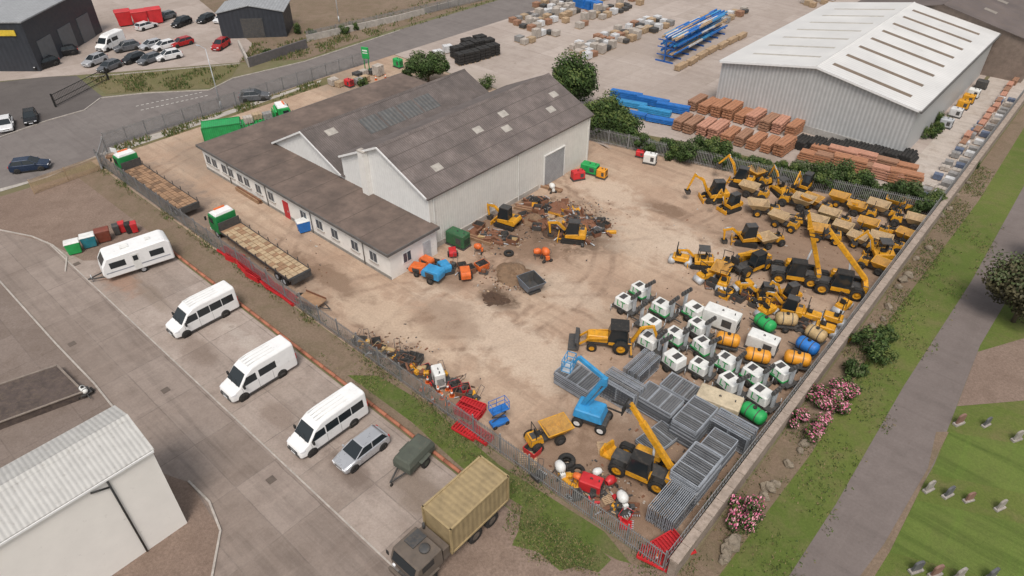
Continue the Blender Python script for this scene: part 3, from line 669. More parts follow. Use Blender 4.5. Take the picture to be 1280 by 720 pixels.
T=Thing('covered_trailer'); b=MB(); b.box((0,0,.75),(2.9,1.6,.5),OLV); T.part('body',b,bev=.03)
b=MB(); b.frus(-1.5,1.5,-.85,.85,1.0,-1.3,1.3,-.65,.65,1.55,OLV); T.part('canvas_cover',b,bev=.08)
b=MB(); b.beam((1.4,.4,.55),(2.7,0,.5),.1,.1,DKG); b.beam((1.4,-.4,.55),(2.7,0,.5),.1,.1,DKG); b.tube((2.6,0,0),(2.6,0,.6),.05,DKG); b.lathe(2.6,0,.12,[(.05,-.05),(.13,-.05),(.13,.05),(.05,.05)],BLK,10); T.part('drawbar',b)
for sg in (-1,1): T.part('mudguard',MB().box((-.1,sg*.95,.95),(1.1,.3,.06),OLV),bev=.02)
wheels(T,[(-.1,.95),(-.1,-.95)],.44,.24,OLV)
T.place(P(519,577),SW+8,'small olive trailer under canvas cover','trailer')
T=Thing('army_truck'); b=MB(); b.box((.3,0,.95),(7.6,.9,.3),DKG); b.box((-1.2,0,1.18),(4.9,2.2,.12),ARM); T.part('chassis',b)
b=MB(); b.prism([(1.85,1.05),(3.95,1.05),(4.05,1.75),(3.75,2.5),(1.9,2.55)],-1.15,1.15,ARM); c_=T.part('cab',b,bev=.06)
b=MB(); b.lathe(2.6,.4,2.57,[(.01,.0),(.34,0),(.34,.1),(.28,.14),(.01,.14)],DKG,16,'z'); b.box((2.5,-.5,2.58),(1.1,.8,.08),DKG); T.part('roof_hatch',b,parent=c_)
T.part('windscreen',MB().box((3.93,0,2.12),(.04,1.9,.62),GLS,(0,-22,0)),parent=c_)
for sg in (-1,1):
    T.part('side_window',MB().box((3.05,sg*1.155,2.1),(.9,.03,.5),GLS),parent=c_)
    T.part('headlight',MB().lathe(4.05,sg*.85,1.3,[(.01,.06),(.12,.05),(.12,-.05)],HLG,10,'x'))
    T.part('mudguard',MB().box((3.0,sg*1.1,1.1),(1.4,.35,.1),ARM),bev=.02)
    T.part('mirror',MB().box((4.0,sg*1.38,2.0),(.06,.18,.35),BLK))
T.part('bumper',MB().box((4.2,0,.85),(.2,2.3,.35),ARM),bev=.03)
T.part('engine_box',MB().box((1.55,0,1.6),(.5,2.2,1.0),ARM).tube((1.5,-.9,2),(1.5,-.9,2.6),.09,DKG,8))
TANR=mat('tan_ribbed_container',(.34,.255,.135),.75,dirt=.15,wave=('X',.8,.22))
b=MB(); b.box((-1.35,0,2.45),(5.0,2.35,2.35),TANR); bx=T.part('container',b,bev=.03)
b=MB()
for x in (-3.88,1.18):
    for sg in (-1,1): b.box((x,sg*1.18,2.45),(.14,.12,2.5),TAN)
for zz in (1.27,3.64):
    for sg in (-1,1): b.box((-1.35,sg*1.18,zz),(5.1,.12,.12),TAN)
    for x in (-3.88,1.18): b.box((x,0,zz),(.12,2.3,.12),TAN)
T.part('container_frame',b,parent=bx)
wheels(T,[(3.0,1.0),(3.0,-1.0),(-.9,1.0),(-.9,-1.0),(-2.4,1.0),(-2.4,-1.0)],.56,.34,ARM,True)
T.place(P(567,675),SW,'drab army truck carrying tan box container','army truck',sc=1.05)
def flatbed(load=None,bedm=WOOD,bed2=WOOD2,L=9.2,sidem=DKG,cabm=GRN):
    T=Thing('flatbed_truck'); h=L/2
    b=MB(); b.beam((-h,.4,.85),(h-.2,.4,.85),.12,.28,DKG); b.beam((-h,-.4,.85),(h-.2,-.4,.85),.12,.28,DKG); b.box((h-1,0,.75),(1.8,1.9,.5),DKG); T.part('chassis',b)
    b=MB(); b.prism([(h-1.9,.7),(h-.05,.7),(h,1.5),(h-.3,2.75),(h-1.9,2.85)],-1.2,1.2,cabm); c_=T.part('cab',b,bev=.08)
    T.part('cab_roof',MB().frus(h-1.88,h-.35,-1.1,1.1,2.8,h-1.8,h-.8,-.95,.95,3.1,WHT),parent=c_,bev=.04)
    T.part('windscreen',MB().box((h-.14,0,2.12),(.04,2.0,.85),GLS,(0,-13,0)),parent=c_)
    T.part('grille',MB().box((h+.0,0,1.1),(.06,1.6,.5),BLK).box((h+.03,0,.65),(.15,2.35,.3),WHT),parent=c_)
    T.part('amber_beacon',MB().box((h-.8,0,3.16),(.2,1.2,.12),ORG),parent=c_)
    for sg in (-1,1):
        T.part('side_window',MB().box((h-.85,sg*1.205,2.1),(.8,.03,.65),GLS),parent=c_)
        T.part('headlight',MB().box((h+.03,sg*.9,.85),(.06,.35,.2),HLG)); T.part('mirror',MB().box((h+.05,sg*1.4,2.1),(.08,.2,.45),BLK))
    b=MB(); b.box((-1.1,0,1.25),(L-2.4,2.45,.14),bed2)
    n=int((L-2.6)/.62)
    for i in range(n):
        for j in range(4):
            b.box((-h+.1+.35+i*.62,-.9+j*.6,1.34+R.uniform(0,.03)),(.54,.52,.05),bedm if R.random()<.72 else bed2)
    bd=T.part('deck',b)
    k=MB()
    for sg in (-1,1):
        k.box((-1.1,sg*1.24,1.30),(L-2.4,.06,.2),sidem)
        for i in range(8): k.box((-h+.4+i*(L-2.8)/7,sg*1.28,1.5),(.1,.06,.6),DKG)
    k.box((-h-.0,0,1.32),(.1,2.5,.3),sidem); k.box((h-2.35,0,1.75),(.1,2.4,1.1),sidem)
    T.part('side_rail',k,parent=bd)
    if load:
        T.part('crane',MB().tube((h-2.15,0,1),(h-2.15,0,3),.14,cabm,8).beam((h-2.15,0,2.9),(h-2.15,-1.1,2.3),.2,.25,cabm))
    else: T.part('loading_ramp',MB().box((-h-.15,0,1.1),(.1,2.3,.7),sidem))
    wheels(T,[(h-1.2,1.02),(h-1.2,-1.02),(-h+1.3,1.0),(-h+1.3,-1.0),(-h+2.6,1.0),(-h+2.6,-1.0)],.48,.3,GAL)
    return T
def seg(u0,v0,u1,v1):
    a,b_=P(u0,v0),P(u1,v1); return ((a[0]+b_[0])/2,(a[1]+b_[1])/2),math.degrees(math.atan2(b_[1]-a[1],b_[0]-a[0])),math.hypot(a[0]-b_[0],a[1]-b_[1])
c_,a_,l_=seg(240,270,160,214)
flatbed(L=l_).place(c_,a_,'green cab flatbed truck with brown timber deck','flatbed truck','flatbed trucks')
c_,a_,l_=seg(378,357,278,287)
flatbed(bedm=mat('beige_deck',(.46,.34,.21),.8,dirt=.3),bed2=WOOD,L=l_).place(c_,a_,'green cab flatbed truck with pale planked deck','flatbed truck','flatbed trucks')
c_,a_,l_=seg(302,166,366,153)
flatbed(load=1,L=l_,bedm=GRL,bed2=GRN,sidem=GRL,cabm=GRL).place(c_,a_,'bright green dropside crane truck','flatbed truck','flatbed trucks')
TRUCK3=(c_,a_)
CARC={k:mat('car_paint_'+k,c,.28,.2,var=.04,dirt=.04) for k,c in dict(black=(.015,.016,.018),white=(.75,.75,.75),grey=(.12,.125,.135),silver=(.42,.43,.45),blue=(.03,.07,.2),red=(.4,.02,.02),navy=(.02,.035,.07)).items()}
proto={(k,s):car(CARC[k],s) for k in CARC for s in (0,1)}
for (u,v,k,s,an) in [(40,212,'navy',1,18),(319,125,'grey',1,14),(10,160,'white',0,-60),(40,151,'black',0,-60),(58,84,'black',1,-120),(82,69,'black',1,-150),(120,80,'silver',1,-110),(160,63,'grey',1,-140),(168,77,'black',0,-120),(188,78,'grey',0,-120),(212,74,'white',1,-140),(190,60,'silver',0,-130),(206,61,'white',0,-130),(228,57,'red',0,-130),(277,60,'red',1,-100),(228,32,'black',1,-110),(258,27,'black',0,-110),(279,27,'white',0,-110),(184,36,'white',0,60),(208,24,'grey',0,-120),(138,87,'grey',0,-110)]:
    nm={'navy':'dark blue'}.get(k,k)
    proto[(k,s)].place(P(u,v),an,('%s %s parked on the concrete lot' if v<110 else '%s %s on the asphalt')%(nm,'estate car' if s else 'hatchback'),'car','cars parked in the lots')
pv.place(P(140,60),-105,'white panel van parked on the concrete lot','van')
def lamp(xy,h,an,label):
    T=Thing('street_lamp'); T.part('post',MB().tube((0,0,0),(0,0,h),.1,GAL,8,r1=.05).tube((0,0,0),(0,0,1.2),.13,GAL,8)); T.part('arm',MB().tube((0,0,h),(1.2,0,h+.25),.04,GAL,6)); T.part('lamp_head',MB().box((1.5,0,h+.25),(.7,.28,.12),GAL),bev=.03)
    T.place(xy,an,label,'street lamp')
lamp(P(277,136),9,150,'tall grey street lamp beside the road')
lamp(P(424,28),8,-60,'tall grey street lamp beside the wall')
T=Thing('totem_sign'); T.part('panel',MB().box((0,0,3.6),(1.3,.2,1.9),GRL),bev=.03); T.part('post',MB().box((-.4,0,1.35),(.12,.12,2.7),GRN).box((.4,0,1.35),(.12,.12,2.7),GRN)); T.part('marking',MB().box((0,-.11,4.0),(.9,.02,.2),WHT).box((0,-.11,3.6),(.9,.02,.12),WHT))
T.place(P(460,93),-20,'green freestanding sign board on two posts','sign')
T=Thing('road_sign'); T.part('post',MB().tube((0,0,0),(0,0,2.6),.05,GAL)); T.part('plate',MB().box((0,-.06,2.3),(1,.04,.6),WHT)); 
T.place(P(150,208),-20,'white sign plate on a steel post','sign')
# ------------------------------------------------------------------ plant machines
INB=mat('skip_inner_beige',(.47,.345,.205),.85,dirt=.5,dcol=(.2,.13,.08),sc=2.5); INY=mat('skip_inner_yellow',(.50,.28,.07),.85,dirt=.45,dcol=(.2,.13,.08),sc=2.5)
def dumper(skipm,col=YEL,rops=True,sw=1.0):
    T=Thing('site_dumper')
    b=MB(); b.box((0,0,.62),(2.9,.8,.3),DKG); b.frus(-1.75,-.45,-.62,.62,.6,-1.6,-.55,-.55,.55,1.25,col); b.box((-1.1,0,1.27),(.7,.7,.05),DKG); T.part('body',b,bev=.03)
    b=MB(); tub(b,.15,1.5,-.6*sw,.6*sw,.8,-.3,2.2,-1.0*sw,1.0*sw,1.6,skipm,INB if skipm is BEI else INY,.09); T.part('skip',b)
    T.part('seat',MB().box((-.75,0,1.35),(.5,.5,.14),BLK).box((-1.0,0,1.6),(.12,.5,.45),BLK),bev=.03)
    if rops:
        b=MB()
        for sg in (-1,1): b.tube((-1.15,sg*.5,1.2),(-1.15,sg*.5,2.45),.04,BLK,6)
        b.tube((-1.15,-.5,2.45),(-1.15,.5,2.45),.04,BLK,6); T.part('roll_bar',b)
    T.part('steering_wheel',MB().tube((-.35,0,1.1),(-.45,0,1.5),.03,BLK,6).lathe(-.45,0,1.52,[(.14,-.02),(.18,0),(.14,.02)],BLK,10,'z'))
    wheels(T,[(.95,.82),(.95,-.82),(-1.15,.82),(-1.15,-.82)],.48,.36,DKG if rops else col,True)
    return T
def track(b,y,L,w,r,m):
    pr=[]
    for i in range(7): a=-math.pi/2+math.pi*i/6; pr.append((L/2-r+math.cos(a)*r,r+math.sin(a)*r))
    for i in range(7): a=math.pi/2+math.pi*i/6; pr.append((-L/2+r+math.cos(a)*r,r+math.sin(a)*r))
    b.prism(pr,y-w/2,y+w/2,m)
    for i in range(9): b.box((-L/2+r+i*(L-2*r)/8,y,2*r+.01),(.07,w,.03),m)
def excavator(col=YEL,cab=True,pose=0,swing=0):
    T=Thing('mini_excavator')
    for sg in (-1,1):
        b=MB(); track(b,sg*.68,2.3,.34,.26,BLK); T.part('track',b)
    T.part('blade',MB().box((1.45,0,.28),(.08,1.7,.42),col).beam((.9,.4,.3),(1.42,.4,.25),.1,.1,col).beam((.9,-.4,.3),(1.42,-.4,.25),.1,.1,col))
    T.part('undercarriage',MB().box((0,0,.38),(1.4,1.1,.25),DKG))
    R_=Matrix.Rotation(rad(swing),4,'Z')
    def rot(b): b.V=[tuple(R_@Vector(v)) for v in b.V]; return b
    b=MB(); pr=[(.75,.62),(.75,1.0),(-.5,1.15),(-1.15,1.2),(-1.3,.9),(-1.2,.62)]; b.prism(pr,-.78,.78,col); b.box((-.85,-.35,1.2),(.5,.6,.06),DKG); T.part('house',rot(b),bev=.04)
    if cab:
        b=MB(); b.prism([(-.55,1.05),(.68,1.0),(.72,1.5),(.4,2.35),(-.5,2.35)],-.02,.74,GLS); c_=T.part('cab',rot(b),bev=.02)
        b=MB(); b.box((-.05,.36,2.4),(1.05,.82,.08),DKG)
        for x,X in ((.7,.42),(-.55,-.5)):
            for y in (-.03,.75): b.beam((x,y,1.02),(X,y,2.38),.07,.07,BLK)
        T.part('cab_frame',rot(b),parent=c_)
    else:
        T.part('seat',rot(MB().box((-.1,.1,1.25),(.5,.5,.2),BLK).box((-.35,.1,1.6),(.14,.5,.5),BLK)))
        b=MB()
        for x in (-.6,.4):
            for y in (-.5,.6): b.tube((x,y,1.05),(x,y,2.3),.04,BLK,6)
        b.box((-.1,.05,2.33),(1.2,1.25,.07),DKG); T.part('canopy',rot(b))
    p0=Vector((.8,-.25,.95)); 
    if pose==0: p1=Vector((1.5,-.25,2.3)); p2=Vector((2.5,-.25,2.9)); p3=Vector((3.0,-.25,1.2))
    elif pose==1: p1=Vector((1.3,-.25,2.3)); p2=Vector((2.0,-.25,3.1)); p3=Vector((2.9,-.25,1.9))
    else: p1=Vector((1.6,-.25,1.7)); p2=Vector((2.6,-.25,1.6)); p3=Vector((2.3,-.25,.45))
    b=MB(); b.beam(p0,p1,.18,.26,col,w1=.16,h1=.3); b.beam(p1,p2,.16,.3,col,h1=.2); T.part('boom',rot(b),bev=.02)
    b=MB(); b.beam(p2+Vector((-.15,0,.15)),p3,.14,.24,col,h1=.16); T.part('dipper_arm',rot(b),bev=.02)
    b=MB(); b.tube(p0+Vector((.15,0,-.1)),p1+Vector((.1,0,-.15)),.05,GAL,6); b.tube(p1+Vector((.2,0,.2)),p2+Vector((-.1,0,.2)),.05,GAL,6); T.part('hydraulic_ram',rot(b))
    b=MB(); q=p3; tub(b,q.x-.35,q.x+.05,q.y-.25,q.y+.25,q.z-.45,q.x-.35,q.x+.25,q.y-.28,q.y+.28,q.z-.02,DKG,DKG,.03); T.part('bucket',rot(b))
    return T
def telehandler(col=YEL,elev=50,L=5.0):
    T=Thing('telehandler')
    b=MB(); b.box((0,0,.85),(4.3,1.0,.5),DKG); b.box((-2.0,0,1.15),(.5,1.5,.8),col); b.box((.1,-.85,1.05),(1.7,.6,.75),col); T.part('chassis',b,bev=.05)
    b=MB(); b.frus(-1.0,.9,-1.15,-.45,1.3,-.9,.8,-1.05,-.5,1.75,col); T.part('engine_cover',b,bev=.06)
    b=MB(); b.prism([(-.75,.9),(.75,.9),(.9,1.5),(.55,2.55),(-.65,2.55)],.3,1.12,GLS); c_=T.part('cab',b,bev=.02)
    b=MB(); b.box((-.05,.71,2.6),(1.4,.9,.1),BLK); b.box((0,.71,.95),(1.6,.88,.4),col)
    for x,X in ((.86,.56),(-.75,-.66)):
        for y in (.3,1.13): b.beam((x,y,1.1),(X,y,2.58),.08,.08,BLK)
    T.part('cab_frame',b,parent=c_)
    e=rad(elev); p=Vector((-1.9,-.12,1.75)); d=Vector((math.cos(e),0,math.sin(e)))
    q=p+d*L*.72; r=p+d*L
    T.part('boom',MB().beam(p,q,.36,.42,col),bev=.03); T.part('boom_extension',MB().beam(q,r,.27,.32,col),bev=.02)
    T.part('lift_ram',MB().tube((-.6,-.12,1.1),p+d*L*.4+Vector((0,0,-.15)),.09,GAL,8))
    hd=r+d*.15
    b=MB(); b.beam(r,hd+Vector((.1,0,-.5)),.3,.3,DKG); b.box(hd+Vector((.2,0,-.6)),(.08,1.1,.7),BLK)
    for sg in (-1,1): b.box(hd+Vector((.75,sg*.35,-.92)),(1.1,.12,.05),BLK)
    T.part('fork_carriage',b)
    for sg in (-1,1):
        for x in (1.45,-1.45): T.part('mudguard',MB().prism([(x-.6,1.0),(x-.35,1.3),(x+.35,1.3),(x+.6,1.0),(x+.6,.94),(x+.33,1.22),(x-.33,1.22),(x-.6,.94)],sg*.72 if sg>0 else -1.12,1.12 if sg>0 else -.72,BLK))
    wheels(T,[(1.45,.92),(1.45,-.92),(-1.45,.92),(-1.45,-.92)],.62,.42,col,True)
    return T
def backhoe():
    T=Thing('backhoe_loader'); col=YEL
    b=MB(); b.frus(.2,2.3,-.5,.5,.8,.3,2.2,-.45,.45,1.55,col); b.box((.2,0,.75),(4.2,.9,.4),DKG); T.part('body',b,bev=.06)
    b=MB(); b.prism([(-1.5,.95),(.25,.95),(.35,1.6),(.05,2.65),(-1.35,2.65)],-.72,.72,GLS); c_=T.part('cab',b,bev=.02)
    b=MB(); b.box((-.65,0,2.72),(1.7,1.6,.12),BLK); b.box((-.65,0,1.0),(1.8,1.5,.3),col)
    for x,X in ((.32,.06),(-1.5,-1.35)):
        for y in (-.72,.72): b.beam((x,y,1.0),(X,y,2.7),.09,.09,BLK)
    T.part('cab_frame',b,parent=c_)
    b=MB()
    for sg in (-1,1): b.beam((.3,sg*.6,1.5),(2.0,sg*.6,1.3),.12,.2,col); b.beam((2.0,sg*.6,1.3),(3.0,sg*.6,.45),.12,.2,col)
    T.part('loader_arm',b,bev=.02)
    b=MB(); b.prism([(3.0,.1),(3.9,.1),(3.95,.18),(3.2,.25),(3.1,.8),(3.35,1.05),(3.0,1.0),(2.9,.5)],-1.15,1.15,DKG); T.part('loader_bucket',b)
    b=MB(); b.beam((-1.9,0,.9),(-2.6,0,2.6),.25,.3,col); b.beam((-2.6,0,2.6),(-3.6,0,2.9),.22,.28,col); T.part('backhoe_boom',b,bev=.02)
    T.part('dipper_arm',MB().beam((-3.6,0,3.0),(-4.2,0,1.4),.2,.25,col),bev=.02)
    b=MB(); tub(b,-4.3,-3.8,-.3,.3,.75,-4.4,-3.7,-.32,.32,1.35,DKG,DKG,.03); T.part('backhoe_bucket',b)
    for sg in (-1,1): T.part('stabiliser',MB().beam((-1.8,sg*.6,.8),(-1.9,sg*1.1,.15),.14,.14,col).box((-1.9,sg*1.15,.08),(.4,.3,.08),DKG))
    wheels(T,[(1.75,.85),(1.75,-.85)],.45,.32,YEL,True); wheels(T,[(-.9,.9),(-.9,-.9)],.72,.45,YEL,True)
    return T
def text_mesh(txt,size,m):
    cu=bpy.data.curves.new('marking','FONT'); cu.body=txt; cu.size=size; cu.extrude=.004; cu.align_x='CENTER'; cu.align_y='CENTER'
    o=bpy.data.objects.new('marking',cu); COL.objects.link(o); bpy.context.view_layer.update()
    me=bpy.data.meshes.new_from_object(o.evaluated_get(bpy.context.evaluated_depsgraph_get())); bpy.data.objects.remove(o); me.materials.clear(); me.materials.append(m); me.name='marking'; return me
LTM=text_mesh('LT',.85,GRL)
def lighttower(v=0):
    T=Thing('lighting_tower'); hm=WHD
    b=MB(); b.box((0,0,.45),(2.3,1.2,.16),DKG); T.part('chassis',b)
    b=MB(); b.frus(-1.0,.6,-.62,.62,.53,-.95,.55,-.58,.58,1.45,hm); T.part('canopy',b,bev=.09)
    T.part('roof_vent',MB().box((-.4,0,1.46),(.5,.7,.04),DKG))
    if v: T.part('green_band',MB().box((-.2,0,.62),(1.66,1.28,.14),GRL))
    b=MB(); b.box((.85,0,1.3),(.2,.24,1.7),GAL); b.box((.85,0,2.16),(.14,1.3,.1),DKG); T.part('mast',b)
    for sy in (-.48,-.16,.16,.48):
        T.part('lamp_head',MB().frus(.72,1.02,sy-.14,sy+.14,2.2,.78,.96,sy-.1,sy+.1,2.48,DKG))
    for sx in (-1,1):
        for sg in (-1,1): T.part('outrigger',MB().beam((sx*.9,sg*.6,.45),(sx*.95,sg*1.0,.45),.07,.07,DKG).tube((sx*.95,sg*1.0,.02),(sx*.95,sg*1.0,.8),.035,GAL,6))
    T.part('drawbar',MB().beam((1.1,0,.45),(1.9,0,.45),.09,.09,DKG))
    T.part('marking',LTM,loc=(-.2,-.625,1.02),rot=(rad(87.5),0,0)); T.part('marking',LTM,loc=(-.2,.625,1.02),rot=(rad(87.5),0,math.pi))
    swheels(T,[(-.1,.72),(-.1,-.72)],.34,.18,DKG)
    return T
def tank(col,L=2.0,r=.55):
    T=Thing('tank_bowser'); b=MB()
    pr=[(.01,-L/2-.18),(r*.6,-L/2-.14),(r*.92,-L/2),(r,-L/2+.15),(r,L/2-.15),(r*.92,L/2),(r*.6,L/2+.14),(.01,L/2+.18)]
    b.lathe(0,0,.55+r,pr,col,16,'x'); T.part('tank',b)
    T.part('filler_cap',MB().tube((0,0,.5+2*r),(0,0,.65+2*r),.16,BLK,10))
    T.part('strap',MB().lathe(-.4,0,.55+r,[(r+.015,-.04),(r+.015,.04)],DKG,16,'x').lathe(.4,0,.55+r,[(r+.015,-.04),(r+.015,.04)],DKG,16,'x'))
    T.part('frame',MB().box((0,0,.5),(L+.3,1.1,.12),DKG).beam((L/2,0,.5),(L/2+.9,0,.45),.08,.08,DKG).box((0,0,.62),(L*.8,.7,.16),DKG))
    swheels(T,[(-.0,.68),(-.0,-.68)],.3,.18,DKG); return T
def gen(col,L=2.6,w=1.2,h=1.4,name='generator_set'):
    T=Thing(name); b=MB(); b.box((0,0,.2+h/2),(L,w,h),col); T.part('canopy',b,bev=.07)
    T.part('base_frame',MB().box((0,0,.1),(L+.1,w+.05,.18),DKG))
    v=MB()
    for i in range(6): v.box((L/2+.005,0,.5+i*.13),(.03,w*.7,.05),BLK)
    for sg in (-1,1):
        v.box((L*.22,sg*(w/2+.004),.2+h*.5),(L*.28,.02,h*.5),DKG)
    T.part('vent',v)
    for sg in (-1,1): T.part('access_door',MB().box((-L*.2,sg*(w/2+.006),.2+h*.5),(L*.4,.02,h*.75),col))
    T.part('lifting_eye',MB().lathe(0,0,h+.27,[(.05,-.03),(.1,-.03),(.1,.03),(.05,.03)],DKG,10)); T.part('exhaust',MB().tube((L*.35,0,h+.15),(L*.35,0,h+.4),.05,DKG)); return T
def towed(col):
    T=Thing('towed_compressor'); T.part('canopy',MB().prism([(-.9,.45),(.9,.45),(1.0,.8),(.7,1.25),(-.8,1.3),(-.95,1.0)],-.55,.55,col),bev=.06)
    T.part('drawbar',MB().beam((.9,0,.45),(1.9,0,.4),.09,.09,DKG).tube((1.8,0,.05),(1.8,0,.7),.04,DKG,6))
    for sg in (-1,1): T.part('mudguard',MB().box((-.1,sg*.68,.72),(.75,.2,.06),BLK))
    T.part('vent',MB().box((0,.556,.85),(.9,.02,.4),DKG).box((0,-.556,.85),(.9,.02,.4),DKG)); swheels(T,[(-.1,.68),(-.1,-.68)],.32,.18); return T
def fencestack(n=20,L=3.5,w=2.0):
    T=Thing('fence_panel_stack'); b=MB()
    T.part('timber_bearer',MB().box((-L*.35,0,.06),(.12,w,.12),WOODP).box((L*.35,0,.06),(.12,w,.12),WOODP))
    for i in range(n):
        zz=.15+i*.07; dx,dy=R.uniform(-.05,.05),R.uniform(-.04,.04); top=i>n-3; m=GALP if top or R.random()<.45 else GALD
        for sg in (-1,1):
            b.box((dx,dy+sg*w/2,zz),(L,.06,.055 if top else .04),m); b.box((dx+sg*L/2,dy,zz),(.06,w,.055 if top else .04),m)
        if top:
            for k in (1,2): b.box((dx-L/2+k*L/3,dy,zz),(.06,w,.04),GALP)
            for k in range(1,16): b.box((dx-L/2+k*L/16,dy,zz),(.03,w,.012),GAL2)
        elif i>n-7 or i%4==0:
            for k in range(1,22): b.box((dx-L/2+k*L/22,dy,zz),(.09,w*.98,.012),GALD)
    T.part('fence_panels',b,fast=True)
    return T
def edgestack(n=16,L=3.4,h=1.9):
    T=Thing('fence_panel_rack'); b=MB(); p=.13
    for i in range(n):
        y=(i-n/2)*p; dx=R.uniform(-.06,.06); hh=h+R.uniform(-.04,.04); m=GALP if R.random()<.7 else GAL2
        for zz in (.12,hh): b.box((dx,y,zz),(L,.045,.06),m)
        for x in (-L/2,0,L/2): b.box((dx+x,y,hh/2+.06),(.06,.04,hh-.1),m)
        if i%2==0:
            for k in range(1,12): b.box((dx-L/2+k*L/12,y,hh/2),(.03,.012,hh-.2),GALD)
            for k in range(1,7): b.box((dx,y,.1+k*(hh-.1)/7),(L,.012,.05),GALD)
    T.part('fence_panels',b,fast=True)
    T.part('stillage_frame',MB().box((-L*.4,0,.05),(.1,n*p+.1,.1),DKG).box((L*.4,0,.05),(.1,n*p+.1,.1),DKG))
    return T
for (u,v,an,sk,rp) in [(943,246,150,BEI,1),(955,268,160,BEI,0),(992,258,-30,BEI,1),(1008,284,-40,BEI,1),(980,284,150,BEI,0),(1043,280,150,BEI,1),(1030,300,150,YEL,0),
    (1077,268,140,YEL,1),(1104,272,150,BEI,1),(1092,292,150,YEL,1),(1082,312,150,BEI,0),(1114,318,150,BEI,1),(1142,286,-30,BEI,1),(1128,302,-40,YEL,1),(1020,262,130,YEL,0),(948,228,120,YEL,1),(1060,296,150,BEI,1),(1058,260,150,YEL,0),(962,306,-150,BEI,1),(1128,262,150,YEL,0),(1148,262,150,BEI,1),(900,342,-120,YEL,1),(1106,338,-30,YEL,1)]:
    k=('d',sk.name,rp)
    if k not in MATS: MATS[k]=dumper(sk,YEL,bool(rp))
    later(MATS[k],P(u,v),an+R.uniform(-12,12),('yellow site dumper with beige skip%s' if sk is BEI else 'yellow site dumper with yellow skip%s')%(' and roll bar' if rp else ''),'dumper','site dumpers in rows',sc=R.uniform(.82,1.0),r=1.4)
exs={}
for (u,v,an,cab,pose,swg,sc) in [(893,250,-175,1,0,0,1.15),(932,304,165,1,2,20,1.05),(634,282,150,1,2,0,1.1),(716,300,170,1,2,0,1.1),(912,262,-150,1,1,0,.95),(1002,238,-150,1,1,20,1.0),(1124,334,170,0,1,0,1.0),(926,232,150,1,1,0,1.1),(974,242,100,0,0,10,.9),(982,378,-160,1,0,0,.9),(998,400,150,1,2,0,.95),(955,378,170,1,2,0,.95),(872,333,170,0,2,0,.95)]:
    k=(cab,pose,swg)
    if k not in exs: exs[k]=excavator(YEL,bool(cab),pose,swg)
    later(exs[k],P(u,v),an,'yellow tracked mini excavator with %s'%('black framed cab' if cab else 'open canopy'),'mini excavator','mini excavators in the yard',sc=sc,r=1.25)
later(telehandler(YEL,52,5.6),P(822,588),150,'yellow telehandler with boom raised high','telehandler',sc=1.05,r=2.0,w=.2)
later(telehandler(YEL,46,6.0),P(1045,366),160,'yellow telehandler with raised boom and black wheels','telehandler',sc=1.08,r=2.0,w=.2)
tt=telehandler(YEL,68,6.2); later(tt,P(992,350),165,'yellow telehandler with boom raised steeply','telehandler','telehandlers',sc=1.05,r=2.0,w=.2)
later(telehandler(YEL,12,4.2),P(932,338),-150,'yellow telehandler with boom lowered','telehandler','telehandlers',sc=.95,r=2.0)
later(backhoe(),P(772,434),172,'yellow backhoe loader with black tyres','backhoe loader',sc=.95,r=2.3,w=.1)
lts=[lighttower(0),lighttower(1)]
for i,(u,v,an) in enumerate([(783,388,120),(800,374,120),(811,412,125),(832,397,120),(824,440,125),(851,434,130),(872,420,120),(862,400,120),(876,464,130),(915,480,130),(964,514,130),(987,490,125),(846,458,140),(882,440,120),(924,500,125),(940,482,120)]):
    later(lts[i%2],P(u,v),-52+R.uniform(-10,10)+(180 if i%5==2 else 0),'white and green wheeled lighting tower with short mast','lighting tower','lighting towers parked in rows',sc=R.uniform(.98,1.1),r=1.25)
for (u,v,an,c,L) in [(955,418,120,GRL,1.7),(956,536,130,GRL,1.7),(1008,444,130,BLU,1.6),(1019,428,130,BEI,1.5),(900,438,-20,YEL2,1.7),(944,459,-20,YEL2,1.8),(998,462,-20,YEL2,1.8),(978,408,-10,BEI,1.6)]:
    k=('t',c.name,L)
    if k not in MATS: MATS[k]=tank(c,L,.6)
    later(MATS[k],P(u,v),an,'%s cylindrical bowser tank on trailer'%{GRL.name:'green',BLU.name:'blue',BEI.name:'beige',YEL2.name:'orange',WHD.name:'white'}[c.name],'bowser','bowsers among lighting towers',r=1.1)
later(gen(WHD,3.2,1.4,1.6),P(893,408),-35,'large white generator canopy beside lighting towers','generator',r=1.4)
later(gen(mat('beige_canopy_paint',(.55,.46,.32),.6,dirt=.25),3.4,1.7,1.6),P(910,520),-30,'beige generator canopy on a steel skid','generator',r=1.6)
later(gen(WHD,2.6,1.3,1.3),P(950,436),-35,'white generator canopy among the bowsers','generator',r=1.3)
tb,to,tr=towed(LBL),towed(ORG),towed(RED)
tb.place(P(542,350),150,'blue towed compressor by the annexe corner','compressor','towed compressors',sc=1.15)
tb.place(P(556,340),120,'blue towed compressor by the annexe corner','compressor','towed compressors',sc=.9)
to.place(P(523,342),160,'orange towed compressor by the annexe corner','compressor','towed compressors',sc=.9)
to.place(P(534,332),140,'orange towed compressor by the annexe corner','compressor','towed compressors',sc=.8)
to.place(P(582,348),100,'orange towed compressor on muddy ground','compressor','towed compressors',sc=.9)
tr.place(P(566,320),100,'red towed compressor by the wall','compressor','towed compressors',sc=.7)
gen(mat('dark_green_paint',(.03,.12,.05),.6,dirt=.3),2.4,1.3,1.5).place(P(573,306),-35,'dark green skip compressor by the wall','compressor')
gen(GRL,1.6,1,1.3).place(P(600,268),50,'green compressor by the hall wall','compressor')
gen(RED,1.6,1.0,1.0).place(P(722,224),20,'red generator beside green machine','generator')
